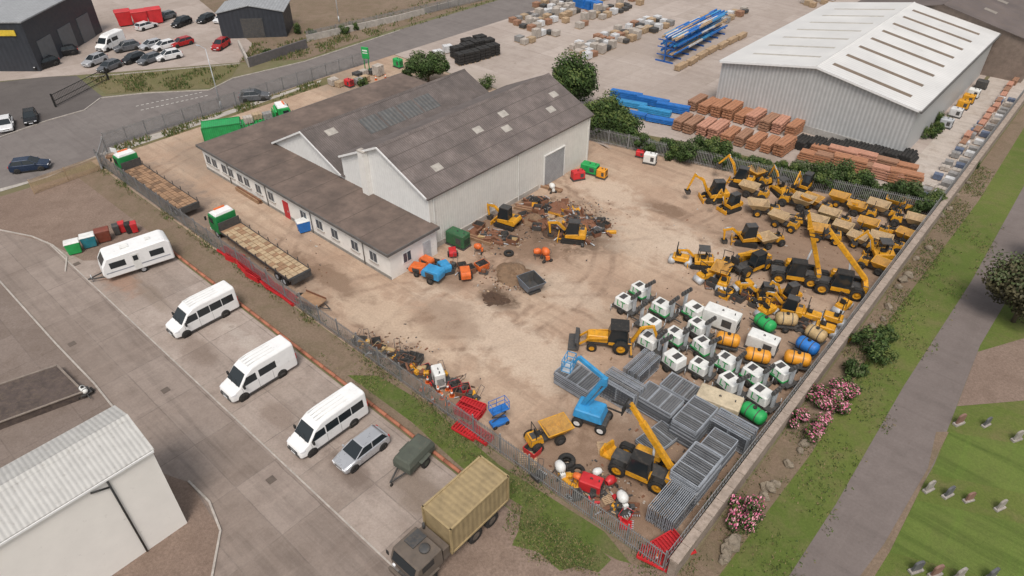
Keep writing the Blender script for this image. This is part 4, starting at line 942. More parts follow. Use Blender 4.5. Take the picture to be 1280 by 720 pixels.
gen(GRL,2.2,1.2,1.1).place(P(737,216),-30,'green generator by the fence','generator')
gen(YEL2,1.2,1,1).place(P(752,222),-30,'orange pump by the fence','pump')
gen(RED,1.6,1.0,1.0).place(P(738,612),-25,'red boxed machine near the fence','generator')
gen(RED,1.1,.8,.7).place(P(800,196),-25,'red boxed machine near the back fence','generator')
gen(WHD,1.6,1.0,1.2).place(P(812,204),-25,'white boxed machine near the back fence','generator')
for (u,v,an,n,L,w,e) in [(722,484,-42,20,3.4,2.1,0),(783,500,-42,15,3.3,1.9,1),(828,516,-42,22,3.2,2.0,0),(880,556,48,28,3.3,2.0,0),(846,545,40,6,3.0,1.9,0),(908,538,-42,14,3.1,1.7,1),(936,564,48,20,3.1,1.9,0),(888,612,48,34,3.4,2.1,0),(868,648,48,16,3.1,1.6,1),(800,468,48,13,3.2,1.5,1),(860,508,-42,9,3.2,1.9,0)]:
    later(edgestack(n,L,w) if e else fencestack(n,L,w),P(u,v),an,'rack of upright grey mesh fence panels' if e else 'stack of grey steel mesh fence panels','fence panel stack','stacks of mesh fence panels',r=1.58,w=.5)
T=Thing('boom_lift'); b=MB(); b.box((0,0,.7),(2.6,1.4,.4),DKG); T.part('chassis',b,bev=.04)
T.part('turret',MB().frus(-1.4,1.0,-.9,.9,.95,-1.3,.8,-.8,.8,1.75,LBL),bev=.08)
T.part('lower_boom',MB().beam((-.9,0,1.6),(.5,0,4.9),.3,.35,LBL).beam((-.7,.0,1.4),(.8,0,4.5),.16,.18,LBL),bev=.02)
T.part('upper_boom',MB().beam((.6,0,5.1),(-1.5,0,6.4),.28,.32,LBL),bev=.02); T.part('riser_link',MB().box((.65,0,4.8),(.4,.35,.8),LBL),bev=.03)
T.part('jib',MB().beam((-1.5,0,6.4),(-1.8,0,5.8),.18,.18,LBL))
b=MB()
for zz in (5.1,5.6,6.1):
    for sg in (-1,1): b.beam((-2.6,sg*.6,zz),(-1.9,sg*.6,zz),.05,.05,LBL); 
    b.beam((-2.6,-.6,zz),(-2.6,.6,zz),.05,.05,LBL); b.beam((-1.9,-.6,zz),(-1.9,.6,zz),.05,.05,LBL)
for x in (-2.6,-1.9):
    for y in (-.6,0,.6): b.beam((x,y,5.1),(x,y,6.1),.05,.05,LBL)
b.box((-2.25,0,5.05),(.75,1.25,.06),GAL); T.part('basket',b)
wheels(T,[(.95,.85),(.95,-.85),(-.95,.85),(-.95,-.85)],.45,.32,WHT)
later(T,P(740,528),-25,'light blue articulated boom lift, basket raised','boom lift',r=1.5,w=.2)
dumper(YEL,YEL).place(P(682,551),25,'yellow site dumper standing by the fence','dumper',sc=.9)
def mixer(col):
    T=Thing('cement_mixer'); T.part('drum',MB().lathe(0,0,1.05,[(.22,.55),(.3,.5),(.42,.15),(.42,-.15),(.25,-.42),(.01,-.45)],col,14)); b=MB()
    b.beam((-.5,.4,.02),(0,.4,1.0),.06,.06,DKG); b.beam((.5,.4,.02),(0,.4,1.0),.06,.06,DKG); b.beam((-.5,-.4,.1),(0,-.4,1.0),.06,.06,DKG); b.beam((.5,-.4,.1),(0,-.4,1.0),.06,.06,DKG); b.box((0,-.5,.6),(.4,.3,.4),col); T.part('stand',b)
    T.part('tilt_wheel',MB().lathe(.5,0,1.0,[(.25,-.02),(.29,0),(.25,.02)],DKG,12,'x'))
    swheels(T,[(.4,-.5),(-.4,-.5)],.2,.1,DKG); return T
mx=[mixer(WHD),mixer(RED),mixer(ORG)]
for i,(u,v,an,k,s_) in enumerate([(700,594,20,0,.9),(762,609,130,1,.8),(777,632,20,0,.9),(745,598,-60,0,.7),(682,325,20,2,1.),(598,316,80,2,.8),(672,322,100,2,.8),(690,240,20,0,.8),(722,604,60,2,.7)]):
    mx[k].place(P(u,v),an,'%s cement mixer on a stand'%['white','red','orange'][k],'cement mixer','cement mixers',sc=s_)
def roller(col=YEL):
    T=Thing('roller'); T.part('body',MB().frus(-.9,.9,-.5,.5,.5,-.8,.8,-.45,.45,1.0,col),bev=.05)
    for x in (.85,-.85): T.part('drum',MB().lathe(x,0,.36,[(.01,-.5),(.36,-.5),(.36,.5),(.01,.5)],GAL,16))
    T.part('seat',MB().box((-.2,0,1.1),(.4,.5,.12),BLK).box((-.4,0,1.35),(.1,.5,.4),BLK)); b=MB()
    for sg in (-1,1): b.tube((-.5,sg*.45,.9),(-.5,sg*.45,2.3),.035,BLK,6)
    b.tube((-.5,-.45,2.3),(-.5,.45,2.3),.035,BLK,6); T.part('roll_bar',b); return T
rl=roller()
for (u,v,an) in [(858,330,-20),(885,350,30),(905,358,60),(1012,404,-30),(1030,412,150),(1052,388,40),(1040,420,-30),(925,362,20),(965,392,30)]:
    later(rl,P(u,v),an,'small yellow ride on roller','roller','small rollers and compactors',r=1.0)
flush()
def barriers(n=7,L=2.0):
    T=Thing('barrier_stack'); b=MB()
    for i in range(n):
        zz=.1+i*.1; dx,dy=R.uniform(-.1,.1),R.uniform(-.06,.06)
        for sg in (-1,1): b.box((dx,dy+sg*.48,zz),(L,.06,.07),RED); b.box((dx+sg*L/2,dy,zz),(.06,1,.07),RED)
        for k in range(1,8): b.box((dx-L/2+k*L/8,dy,zz),(.06,.96,.05),RED)
    T.part('barrier_stack',b,fast=True); return T
bs=barriers(); bs2=barriers(3)
for (u,v,an,p) in [(585,518,-30,bs),(590,512,-25,bs),(583,540,-35,bs2),(600,545,-40,bs2),(295,325,-30,bs),(308,336,-48,bs),(320,347,-36,bs),(335,355,-50,bs2),(349,365,-38,bs2),(364,375,-44,bs2),(284,317,-40,bs2),(830,684,30,bs),(848,690,20,bs2),(818,700,-30,bs2)]:
    p.place(P(u,v),an,'stack of red pedestrian barriers','barrier stack','stacks of red barriers')
T=Thing('traffic_cone'); T.part('cone',MB().tube((0,0,.055),(0,0,.75),.17,ORG,10,r1=.03)); T.part('reflective_band',MB().tube((0,0,.32),(0,0,.5),.13,WHT,10,r1=.094)); T.part('base',MB().box((0,0,.03),(.42,.42,.05),ORG)); cone=T
for (u,v) in [(553,498),(560,505),(548,490),(541,503),(565,495),(552,483),(535,478),(528,487),(515,462),(560,487),(470,100),(455,101),(440,104),(482,98),(430,106),(820,700)]:
    cone.place(P(u,v),0,'orange traffic cone with white band','traffic cone','traffic cones')
def attach(kind,m):
    if kind==0:
        T=Thing('digger_bucket'); b=MB(); b.prism([(-.4,.0),(.35,.05),(.5,.3),(.1,.15),(-.25,.2),(-.35,.6),(-.5,.55)],-.4,.4,m); T.part('shell',b); t=MB()
        for k in range(5): t.box((.52,-.34+k*.17,.32),(.16,.06,.05),GAL)
        T.part('tooth',t)
    elif kind==1:
        T=Thing('breaker_attachment'); T.part('body',MB().box((0,0,.2),(1.1,.32,.34),m),bev=.03); T.part('chisel',MB().tube((.5,0,.2),(1.1,0,.14),.05,GAL,8))
    elif kind==2:
        T=Thing('plate_compactor'); T.part('plate',MB().frus(-.35,.35,-.25,.25,.02,-.45,.45,-.25,.25,.12,DKG)); T.part('engine',MB().box((0,0,.32),(.4,.35,.36),m),bev=.04); T.part('handle',MB().tube((-.3,.2,.2),(-.9,.2,.95),.02,DKG,6).tube((-.3,-.2,.2),(-.9,-.2,.95),.02,DKG,6).tube((-.9,-.2,.95),(-.9,.2,.95),.02,DKG,6))
    elif kind==3:
        T=Thing('timber_pallet'); b=MB()
        for k in range(7): b.box((0,-.5+k*.167,.13),(1.2,.11,.02),WOODP)
        for k in (-.5,0,.5): b.box((k,0,.06),(.1,1.1,.1),WOODP)
        T.part('timber_pallet',b)
    elif kind==4:
        T=Thing('auger'); b=MB(); b.tube((-.7,0,.2),(.7,0,.2),.04,m,8)
        for k in range(14): b.lathe(-.65+k*.1,0,.2,[(.04,-.01),(.18,0),(.04,.01)],m,10,'x')
        T.part('auger',b)
    else:
        T=Thing('steel_crate'); b=MB(); tub(b,-.5,.5,-.4,.4,.05,-.55,.55,-.45,.45,.65,m,DKG,.04); T.part('steel_crate',b)
    return T
AT={}
lab={0:('%s excavator digging bucket on the ground','bucket'),1:('%s hydraulic breaker attachment on the ground','breaker'),2:('small %s plate compactor','plate compactor'),3:('bare weathered timber pallet on the ground','pallet'),4:('%s earth auger drill bit on the ground','auger'),5:('open %s steel crate','crate')}
mm=[('rusty',RUST),('dark grey',DKG),('orange',ORG),('yellow',YEL),('red',RED),('blue',BLU),('beige',BEI)]
def junk(u,v,k,c,an=None,sc=1.,dz=0):
    if (k,c) not in AT: AT[(k,c)]=attach(k,mm[c][1])
    l,ct=lab[k]; l=l%mm[c][0] if '%s' in l else l
    AT[(k,c)].place(P(u,v),R.uniform(0,360) if an is None else an,l,ct,'yard attachments and small plant: '+ct,sc=sc,z=dz)
def cluster(us,n,ks,cs,smin=.8,smax=1.2):
    (u0,v0),(u1,v1),wd=us
    for i in range(n):
        t=R.random(); u=u0+(u1-u0)*t+R.uniform(-wd,wd); v=v0+(v1-v0)*t+R.uniform(-wd,wd)*.6
        junk(u,v,R.choice(ks),R.choice(cs),sc=R.uniform(smin,smax))
cluster(((665,254),(752,288),15),80,(0,0,1,4,5,3),(0,0,1,0,1,3))
cluster(((655,272),(742,302),10),50,(0,1,4,5),(0,1,0,0))
cluster(((595,290),(640,302),10),22,(0,3,1,5),(0,1,6,0))
cluster(((447,425),(530,465),9),42,(2,1,5,2,0),(0,1,3,6,1,1))
cluster(((530,465),(600,500),9),22,(2,1,5,2),(0,4,1,3,1))
cluster(((660,575),(800,650),16),34,(0,1,2,3,5),(0,1,3,4,1))
cluster(((540,335),(600,340),8),14,(2,5,1),(2,0,1))
cluster(((870,350),(990,395),14),20,(2,0,5,1),(3,1,1,0))
cluster(((990,405),(1060,425),8),12,(2,0,5),(3,1,0))
cluster(((830,190),(930,205),8),14,(2,5,0,3),(4,1,3,0))
cluster(((760,560),(800,580),14),10,(0,1,3),(1,0,3))
for (u,v) in [(829,643),(835,638),(824,639)]: junk(u,v,5,3,an=20,sc=1.)
def tyre(xy,zz,sc,tl): 
    T=Thing('loose_tyre'); T.part('loose_tyre',MB().lathe(0,0,.16,[(.28,-.14),(.5,-.14),(.55,-.06),(.55,.06),(.5,.14),(.28,.14),(.28,-.14)],BLK,18,'z')); T.place(xy,0,'loose black machine tyre lying on ground','tyre','loose tyres',z=zz,sc=sc)
tyre(P(708,582),0,1.2,0); tyre(P(708,582),.38,1.2,0); tyre(P(376,372),0,.9,0); tyre(P(722,590),0,1.,0); tyre(P(636,318),0,1,0)
T=Thing('scissor_lift'); b=MB(); T.part('base',MB().box((0,0,.3),(1.6,.8,.3),BLU),bev=.03)
for zz in (.6,1.2): b.beam((-.7,0,zz),(.7,0,zz+.55),.06,.06,DKG); b.beam((.7,0,zz),(-.7,0,zz+.55),.06,.06,DKG)
T.part('scissor_arms',b); b=MB(); b.box((0,0,1.85),(1.6,.8,.08),BLU)
for zz in (2.3,2.8):
    for sg in (-1,1): b.beam((-.8,sg*.4,zz),(.8,sg*.4,zz),.04,.04,BLU); b.beam((sg*.8,-.4,zz),(sg*.8,.4,zz),.04,.04,BLU)
for sx in (-1,0,1):
    for sg in (-1,1): b.beam((sx*.8,sg*.4,1.85),(sx*.8,sg*.4,2.8),.04,.04,BLU)
T.part('platform',b); swheels(T,[(.6,.4),(.6,-.4),(-.6,.4),(-.6,-.4)],.2,.12); T.place(P(624,530),30,'small blue scissor lift with railed platform','scissor lift',sc=.9)
gen(WHD,1.4,.9,1.5).place(P(549,480),-70,'cream coloured upright generator by cones','generator')
def pile(u,v,r,h,m,label):
    T=Thing('soil_pile'); b=MB(); n=26; k=8; rings=[]
    for j in range(k):
        f=j/(k-1); ring_=[]
        for i in range(n):
            a=2*math.pi*i/n; rr=r*(1-f)*(1+.18*math.sin(a*3+j)+R.uniform(-.07,.07))+.05; ring_.append((math.cos(a)*rr,math.sin(a)*rr*.75,max(0,h*math.sin(f*math.pi/2)**1.3+R.uniform(-.05,.05)*(j>0))))
        rings.append(ring_)
    b.loft(rings,m,caps=True); T.part('soil_pile',b); T.place(P(u,v),-30,label,'soil pile')
SAND=mat('brown_earth',(.22,.14,.085),.95,dirt=.4,bump=.08,dcol=(.10,.065,.04))
pile(644,344,2.3,1.3,SAND,'heap of brown soil on the yard'); pile(618,374,1.4,.12,BRN,'low spread of dark wet soil'); pile(700,262,1.8,1.0,RUST,'heap of rusty brown rubble'); pile(668,276,1.7,.8,SAND,'heap of brown rubble and soil'); pile(735,282,1.5,.7,RUST,'heap of rusty scrap and soil'); pile(690,292,1.3,.5,BRN,'heap of dark rubble')
T=Thing('tipping_skip'); b=MB(); tub(b,-.9,.6,-.8,.8,.3,-1.2,1.2,-1.0,1.0,1.3,mat('grey_blue_steel',(.18,.22,.27),.6,dirt=.4),DKG,.05); T.part('skip',b); T.part('base_frame',MB().box((-.1,0,.15),(1.8,1.3,.2),DKG)); T.place(P(664,362),-60,'grey blue tipping skip beside soil heap','skip')
b=MB(); lm=[RUST,DKG,WOODP,SAND,CNC,BRN]
for (uc,vc,su,sv_,n) in ((705,275,30,13,900),(620,300,18,9,160),(640,352,20,8,200),(490,445,26,12,220),(565,485,16,9,90),(740,610,40,18,260),(960,370,60,25,250),(1020,285,70,30,250),(880,440,60,35,160),(860,570,40,35,160),(330,340,40,25,90)):
    for i in range(n):
        x,y=P(R.gauss(uc,su),R.gauss(vc,sv_))
        e1=x*C0+y*S0; e2=-x*S0+y*C0
        if e1>-9.2 or e2<25.2 or (e2>39 and e1<-46.2) or (e1<-45.4 and 33<e2<40): continue
        s_=R.uniform(.04,.15); b.box((x,y,.03),(s_*R.uniform(.5,2.5),s_,s_*.5),R.choice(lm),(R.uniform(-20,20),R.uniform(-20,20),R.uniform(0,180)))
T=Thing('rubble_litter'); T.part('rubble_litter',b,fast=True); T.place((0,0),0,'small rubble and scrap strewn over the yard','rubble',kind='stuff')
def bin_(col,big=0):
    T=Thing('wheelie_bin'); w=1.25 if big else .58; d=.9 if big else .7; h=1.2 if big else 1.0
    T.part('body',MB().frus(-w*.42,w*.42,-d*.42,d*.42,.1,-w/2,w/2,-d/2,d/2,h,col),bev=.03); T.part('lid',MB().frus(-w*.53,w*.53,-d*.53,d*.53,h,-w*.48,w*.48,-d*.45,d*.45,h+.12,WHD if big==2 else col),bev=.02)
    T.part('handle',MB().tube((-w*.4,d*.58,h-.05),(w*.4,d*.58,h-.05),.03,BLK,6)); swheels(T,[(-w*.36,d*.35),(w*.36,d*.35)] ,.1,.06); return T
for (u,v,c,bg,nm) in [(95,316,GRL,2,'green'),(114,308,mat('teal_plastic',(.02,.2,.25),.5),2,'teal'),(132,301,mat('brown_plastic',(.2,.05,.03),.5),1,'brown'),(155,290,RED,0,'red'),(163,291,BLK,0,'black'),(170,290,RED,0,'red'),(148,293,DKG,0,'grey'),(381,289,BLU,2,'blue')]:
    bin_(c,bg).place(P(u,v),30,'%s plastic bin with %s lid'%(nm,'pale' if bg==2 else 'matching'),'bin','bins',sc=1.15)
for (u,v) in [(158,32),(178,32),(196,29)]: bin_(RED,1).place(P(u,v),30,'large red waste bin in the lot','bin','bins',sc=2.3)
def container(col,L,w,h):
    T=Thing('storage_container'); m=mat(col.name+'_ribbed',(.02,.33,.09),.5,dirt=.15,wave=('X',1.2,.35))
    T.part('body',MB().box((0,0,h/2),(L,w,h),m)); f=MB()
    for sx in (-1,1):
        for sy in (-1,1): f.box((sx*L/2,sy*w/2,h/2),(.14,.14,h+.04),col)
    for sy in (-1,1): f.box((0,sy*w/2,h),(L,.12,.12),col); f.box((0,sy*w/2,.08),(L,.12,.14),col)
    T.part('frame',f); T.part('door',MB().box((L/2+.03,0,h/2),(.06,w-.2,h-.25),col).tube((L/2+.08,.2,.2),(L/2+.08,.2,h-.2),.03,GAL,6).tube((L/2+.08,-.2,.2),(L/2+.08,-.2,h-.2),.03,GAL,6)); return T
container(GRN,5.0,2.4,2.0).place(P(280,170),20,'green ribbed storage container by the fence','container')
T=Thing('plant_trailer'); T.part('deck',MB().box((0,0,.6),(2.6,1.5,.1),WOOD)); T.part('drawbar',MB().beam((1.3,.4,.5),(2.4,0,.45),.07,.08,DKG).beam((1.3,-.4,.5),(2.4,0,.45),.07,.08,DKG)); T.part('side_panel',MB().box((0,.75,.75),(2.6,.04,.25),RUST).box((0,-.75,.75),(2.6,.04,.25),RUST)); swheels(T,[(-.3,.85),(-.3,-.85),(.4,.85),(.4,-.85)],.28,.16)
T.place(P(390,381),-30,'small timber decked plant trailer by fence','trailer')
def logs(u,v,an,L,n):
    T=Thing('timber_bundle'); b=MB()
    for i in range(n): b.beam((-L/2+R.uniform(-.2,.2),-.4+(i%4)*.22,.1+(i//4)*.16),(L/2+R.uniform(-.2,.2),-.4+(i%4)*.22+R.uniform(-.05,.05),.1+(i//4)*.16),.16,.13,RUST if i%2 else WOOD)
    T.part('timber_bundle',b); T.place(P(u,v),an,'bundle of long brown timbers on ground','timber bundle','timber bundles')
logs(313,245,-42,5,10); logs(600,300,-30,3,8); logs(150,195,20,3,6); logs(690,236,-30,3,5); logs(660,262,-20,3,8); logs(720,268,-50,3,6)
# ------------------------------------------------------------------ merchant yard stock
def stack(name,key,m,L,W,Hh,nl,nx=1,gap=.05,pal=True,ny=1):
    T=Thing(name); b=MB(); z0=.15 if pal else .02
    for k in range(nl):
        for i in range(nx):
            for j in range(ny):
                lx=L/nx; ly=W/ny; zz=z0+(k+.5)*Hh/nl
                b.box((-L/2+(i+.5)*lx+R.uniform(-.03,.03)*L*.3,-W/2+(j+.5)*ly,zz),(lx-gap,ly-gap*.6,Hh/nl-gap*.8),m)
    T.part('load',b)
    if pal:
        p=MB()
        for k in (-.4,0,.4): p.box((k*L,0,.07),(.1,W,.12),WOODP)
        T.part('pallet',p)
    return T
CLY=mat('clay_orange',(.42,.19,.10),.8,dirt=.4,sc=3); CL2=mat('clay_brown',(.34,.18,.11),.8,dirt=.4,sc=3); CL3=mat('clay_pink',(.50,.25,.17),.8,dirt=.3,sc=3)
BRK=mat('pale_block',(.45,.40,.35),.9,dirt=.2); BRD=mat('grey_block',(.28,.27,.26),.9,dirt=.2); BRT=mat('tan_block',(.42,.31,.2),.9,dirt=.2); POL=mat('white_wrapped_pack',(.62,.62,.62),.4,dirt=.1)
def layered(m,h,nl,L=4.2,W=1.5):
    T=Thing('timber_pack_stack'); b=MB(); dz=h/nl
    for k in range(nl):
        dx,dy=R.uniform(-.12,.12),R.uniform(-.06,.06)
        for j in range(3): b.box((dx+R.uniform(-.08,.08),dy+(-1+j)*W/3,.1+(k+.5)*dz),(L,W/3-.05,dz*.62),m)
        for x in (-L*.36,0,L*.36): b.box((x,0,.1+(k+.02)*dz),(.12,W*1.02,dz*.34),WOOD2)
    T.part('load',b,fast=True); return T
lng=[layered(CLY,1.9,5),layered(CL2,1.6,4),layered(CL3,1.75,5),layered(CLY,1.3,4)]
def row(u0,v0,u1,v1,n,protos,an,label,cat,group,sc=(1,1),jit=.15):
    x0,y0=P(u0,v0); x1,y1=P(u1,v1)
    for i in range(n):
        f=i/(n-1) if n>1 else 0
        R.choice(protos).place((x0+(x1-x0)*f+R.uniform(-jit,jit),y0+(y1-y0)*f+R.uniform(-jit,jit)),an+R.uniform(-3,3),label,cat,group,sc=R.uniform(*sc))
g='stacks of orange clay and timber packs'
row(852,158,978,190,9,lng,NE,'stack of thin orange brown layers on bearers','stack of packs',g,(.85,1.0))
row(872,134,992,167,9,lng,NE,'stack of thin orange brown layers on bearers','stack of packs',g,(.85,1.0))
row(1015,202,1130,230,6,lng,SE+8,'long stack of pinkish clay pipe packs','stack of packs',g,(.85,.95))
row(1030,194,1125,214,5,lng,SE+8,'long stack of pinkish clay pipe packs','stack of packs',g,(.8,.95))
def pipes(m,n,L,r):
    T=Thing('pipe_bundle'); b=MB()
    for k in range(3):
        for i in range(n-k): b.tube((-L/2,-n*r+i*2*r+k*r,r+k*1.75*r),(L/2,-n*r+i*2*r+k*r,r+k*1.75*r),r,m,8)
    T.part('pipe_bundle',b); return T
bp=pipes(BLK,6,3.0,.22)
row(1000,182,1130,200,8,[bp],NE,'bundle of black plastic pipes','pipe bundle','black pipe bundles')
BLS=[stack('blue_pipe_pack','d',BLU,5,1.1,1.1,4,1,.08,True,5),stack('blue_pipe_pack','e',LBL,5,1.0,.8,3,1,.08,True,5),stack('blue_pipe_pack','f',BLU,4.4,1.1,.7,3,1,.08,True,5)]
for i,(u,v) in enumerate([(782,124),(788,134),(790,146),(815,132),(818,143),(826,154),(840,140)]):
    BLS[i%3].place(P(u,v),SE+14+R.uniform(-4,4),'pack of long blue plastic pipes','pipe pack','blue pipe packs')
T=Thing('storage_rack'); b=MB(); BL2=mat('rack_blue',(.02,.10,.34),.5,dirt=.15)
for i in range(8):
    x=-10.5+i*3; b.box((x,0,2.1),(.2,.25,4.2),BL2); b.box((x,0,.12),(.25,3.4,.24),BL2)
    for zz in (1.2,2.5,3.7): b.beam((x,-1.6,zz),(x,1.6,zz),.14,.16,BL2)
b.beam((-10.5,0,4.1),(10.5,0,4.1),.12,.12,BL2); T.part('upright_frame',b)
k=MB()
for zz in (1.45,2.75,3.95):
    for sg in (-1,1):
        for j in range(5):
            x0=-10.5+R.uniform(0,2); 
            while x0<9:
                L=R.uniform(3,6); k.box((min(x0+L/2,10.5-L/2+1),sg*(.35+j*.28),zz+R.uniform(0,.08)),(L-.1,.24,R.uniform(.15,.4)),R.choice([BLU,LBL,BLU,WOODP,POL])); x0+=L
T.part('stored_lengths',k); 
c_,a_,l_=seg(822,82,902,38)
T.place(c_,a_,'long blue cantilever rack holding blue lengths','storage rack')
row(850,86,925,48,7,[stack('timber_pack_stack','f',WOODP,3.2,1,.8,3,1,.06,True,3)],a_,'low pack of pale timber','timber pack','timber packs by the rack')
sm=[stack('block_pallet','g',m,1.2,1.1,h,n,3,.03,True,3) for m,h,n in ((BRK,.8,4),(BRD,.8,4),(BRT,.7,3),(POL,.9,1),(CL2,.8,4),(BRK,1.3,7),(DKG,.6,3),(WOODP,.8,6))]
def field(quadp,nu,nv,skip,group='pallets of blocks and bagged goods'):
    (a,b_,c,d)=[Vector(P(*q)) for q in quadp]
    for i in range(nu):
        for j in range(nv):
            if R.random()<skip: continue
            s_,t_=(i+.5)/nu,(j+.5)/nv
            p=(a*(1-s_)+b_*s_)*(1-t_)+(d*(1-s_)+c*s_)*t_
            q=R.choice(sm); q.place((p.x+R.uniform(-.3,.3),p.y+R.uniform(-.3,.3)),NE+R.uniform(-6,6),'pallet stacked with building blocks or bags','pallet stack',group,sc=R.uniform(1,1.25))
field([(632,28),(700,6),(728,16),(665,42)],10,4,.2)
field([(700,66),(815,24),(842,32),(735,76)],15,5,.3)
field([(660,10),(760,-14),(800,-4),(690,12)],11,3,.2)
field([(700,28),(790,0),(805,6),(725,38)],12,3,.35)
field([(1000,6),(1035,-8),(1050,0),(1010,12)],3,3,.2)
field([(895,24),(930,12),(935,16),(905,32)],4,2,.3)
field([(640,52),(690,40),(700,46),(655,58)],5,2,.3)
crate=stack('black_crate_stack','h',BLK,2.0,1.6,1.7,4,2,.1,True,2)
for (u,v) in [(572,72),(584,68),(597,64),(610,62),(578,80),(591,77),(604,73),(616,69),(585,62),(600,58)]: crate.place(P(u,v),35,'stack of black plastic crates on concrete','crate stack','stacks of black crates',sc=1.1)
row(547,72,560,66,2,[stack('block_pallet','i',POL,1.6,1.3,1.2,2,2,.03)],30,'pallet of white wrapped goods','pallet stack','white pallets')
field([(412,106),(470,88),(500,92),(430,114)],8,3,.5,'pallets behind the roadside fence')
gen(GRL,1.6,1,1.3).place(P(498,84),-40,'green unit near the roadside sign','generator')
gen(RED,1.4,1,1.).place(P(437,108),-40,'red unit near the roadside fence','generator')
for (dx,dy) in ((-2.4,-.4),(-1.0,.4),(.3,-.3)):
    q=math.radians(TRUCK3[1]); xx=TRUCK3[0][0]+dx*math.cos(q)-dy*math.sin(q); yy=TRUCK3[0][1]+dx*math.sin(q)+dy*math.cos(q)
    R.choice(sm[:4]).place((xx,yy),TRUCK3[1],'pallet load resting on green truck bed','pallet stack','pallets on the green truck',z=1.38)
row(722,8,745,14,4,[stack('block_pallet','j',BLU,2,1.6,1.8,3,2,.05)],40,'stack of blue crates on concrete','crate stack','blue crate stacks')
lane=[stack('block_pallet','l%d'%i,m,1.2,1.0,h,3,2,.03) for i,(m,h) in enumerate(((POL,.7),(BRD,.8),(BRK,.6),(mat('slate_blue',(.12,.15,.22),.6,dirt=.2),.8)))]
for i in range(26):
    for k in range(2):
        if R.random()<.35: continue
        R.choice(lane).place(S(-9.4-k*1.3,86+i*1.6),GA+R.uniform(-8,8),'small pallet of stored goods beside wall','pallet stack','pallets along the boundary wall',sc=.85)
for i in range(12): 
    R.choice([lng[1],lng[2]]).place(S(-10.8+R.uniform(-.3,.3),105+i*2.8),NE,'small stack of clay packs in lane','stack of packs',g,sc=.5)
for (b_,m,n) in ((119,YEL,'yellow'),(122,YEL,'yellow'),(125,WHD,'white'),(115,POL,'white'),(130,DKG,'grey'),(110,GAL,'grey')):
    gen(m,1.6,1.2,1.1).place(S(-14.4,b_),GA,'%s boxed unit beside the warehouse wall'%n,'stored unit','units along the warehouse wall')
# ------------------------------------------------------------------ vegetation
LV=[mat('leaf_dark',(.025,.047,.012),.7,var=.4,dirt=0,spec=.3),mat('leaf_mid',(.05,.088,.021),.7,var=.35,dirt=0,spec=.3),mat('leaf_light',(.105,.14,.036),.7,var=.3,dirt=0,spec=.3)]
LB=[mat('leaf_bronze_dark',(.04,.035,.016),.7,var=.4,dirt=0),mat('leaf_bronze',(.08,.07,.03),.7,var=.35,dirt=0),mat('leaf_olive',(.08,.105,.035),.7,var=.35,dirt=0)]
PNK=[mat('petal_pink',(.60,.12,.24),.7,var=.25,dirt=0),mat('petal_pale_pink',(.72,.32,.40),.7,var=.2,dirt=0)]
BRKM=mat('bark',(.10,.075,.05),.9,dirt=.3)
def leafcloud(rad3,n,size,lv,clumps=14,zc=0,flowers=None):
    b=MB(); cl=[]
    for i in range(clumps):
        while True:
            p=Vector((R.uniform(-1,1),R.uniform(-1,1),R.uniform(-.8,1)))
            if p.length<=1: break
        p*=.72; cl.append((Vector((p.x*rad3[0],p.y*rad3[1],p.z*rad3[2]+zc)),R.uniform(.30,.50)*min(rad3[0],rad3[2]*1.3),R.random()))
    for i in range(n):
        c,r,tone=R.choice(cl)
        d=Vector((R.gauss(0,1),R.gauss(0,1),R.gauss(0,1))).normalized()*r*(R.random()**.35)*R.uniform(.9,1.15)
        p=c+d; 
        if p.z<.03: p.z=R.uniform(.03,.3)
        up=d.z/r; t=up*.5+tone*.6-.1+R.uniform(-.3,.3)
        m=lv[2] if t>.55 else (lv[1] if t>.05 else lv[0])  # leaf colour darkens towards each clump's underside; shade put into the colour
        if flowers and up>-.3 and R.random()<.42: m=R.choice(flowers)
        nrm=(d.normalized()+Vector((R.uniform(-.8,.8),R.uniform(-.8,.8),R.uniform(-.3,.9)))).normalized()
        a=nrm.orthogonal().normalized(); bb=nrm.cross(a); s_=size*R.uniform(.6,1.4)
        b.add([p-a*s_,p-bb*s_*.6,p+a*s_,p+bb*s_*.6],[(0,1,2,3)],m)
    return b
def tree(xy,h,r,lv,label,n=6000,size=.16):
    T=Thing('tree'); t=MB(); th=h*.45; t.tube((0,0,0),(0,0,th),.22,BRKM,8,r1=.14)
    for i in range(6):
        a=i*1.05+R.random(); t.tube((0,0,th*R.uniform(.5,1)),(math.cos(a)*r*.6,math.sin(a)*r*.6,h*R.uniform(.55,.8)),.09,BRKM,6,r1=.03)
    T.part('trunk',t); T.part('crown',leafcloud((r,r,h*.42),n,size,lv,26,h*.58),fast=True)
    T.place(xy,R.uniform(0,360),label,'tree')
def bush(xy,r,h,lv,label,n=1500,size=.1,fl=None,name='bush',cat='bush',rz=None):
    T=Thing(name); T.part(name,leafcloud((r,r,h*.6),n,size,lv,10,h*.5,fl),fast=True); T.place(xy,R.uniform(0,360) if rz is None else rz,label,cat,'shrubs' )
tree(P(716,136),8.0,3.8,LV,'dense green tree beside the hall gable',13000,.19)
tree(P(750,170),6.2,3.3,LV,'dense green tree beside the hall gable',11000,.17)
tree(P(778,176),4.6,2.6,LV,'dense green tree beside the fence',8000,.16)
tree(P(536,104),5.0,4.2,[LV[0],LV[1],LB[2]],'round green tree by the yard front',12000,.17)
tree(P(1266,402),6.8,3.9,LB,'bronze leaved tree beside the path',16000,.15)
tree(P(1312,340),6.0,3.0,LB,'bronze leaved tree beside the path',6000,.14)
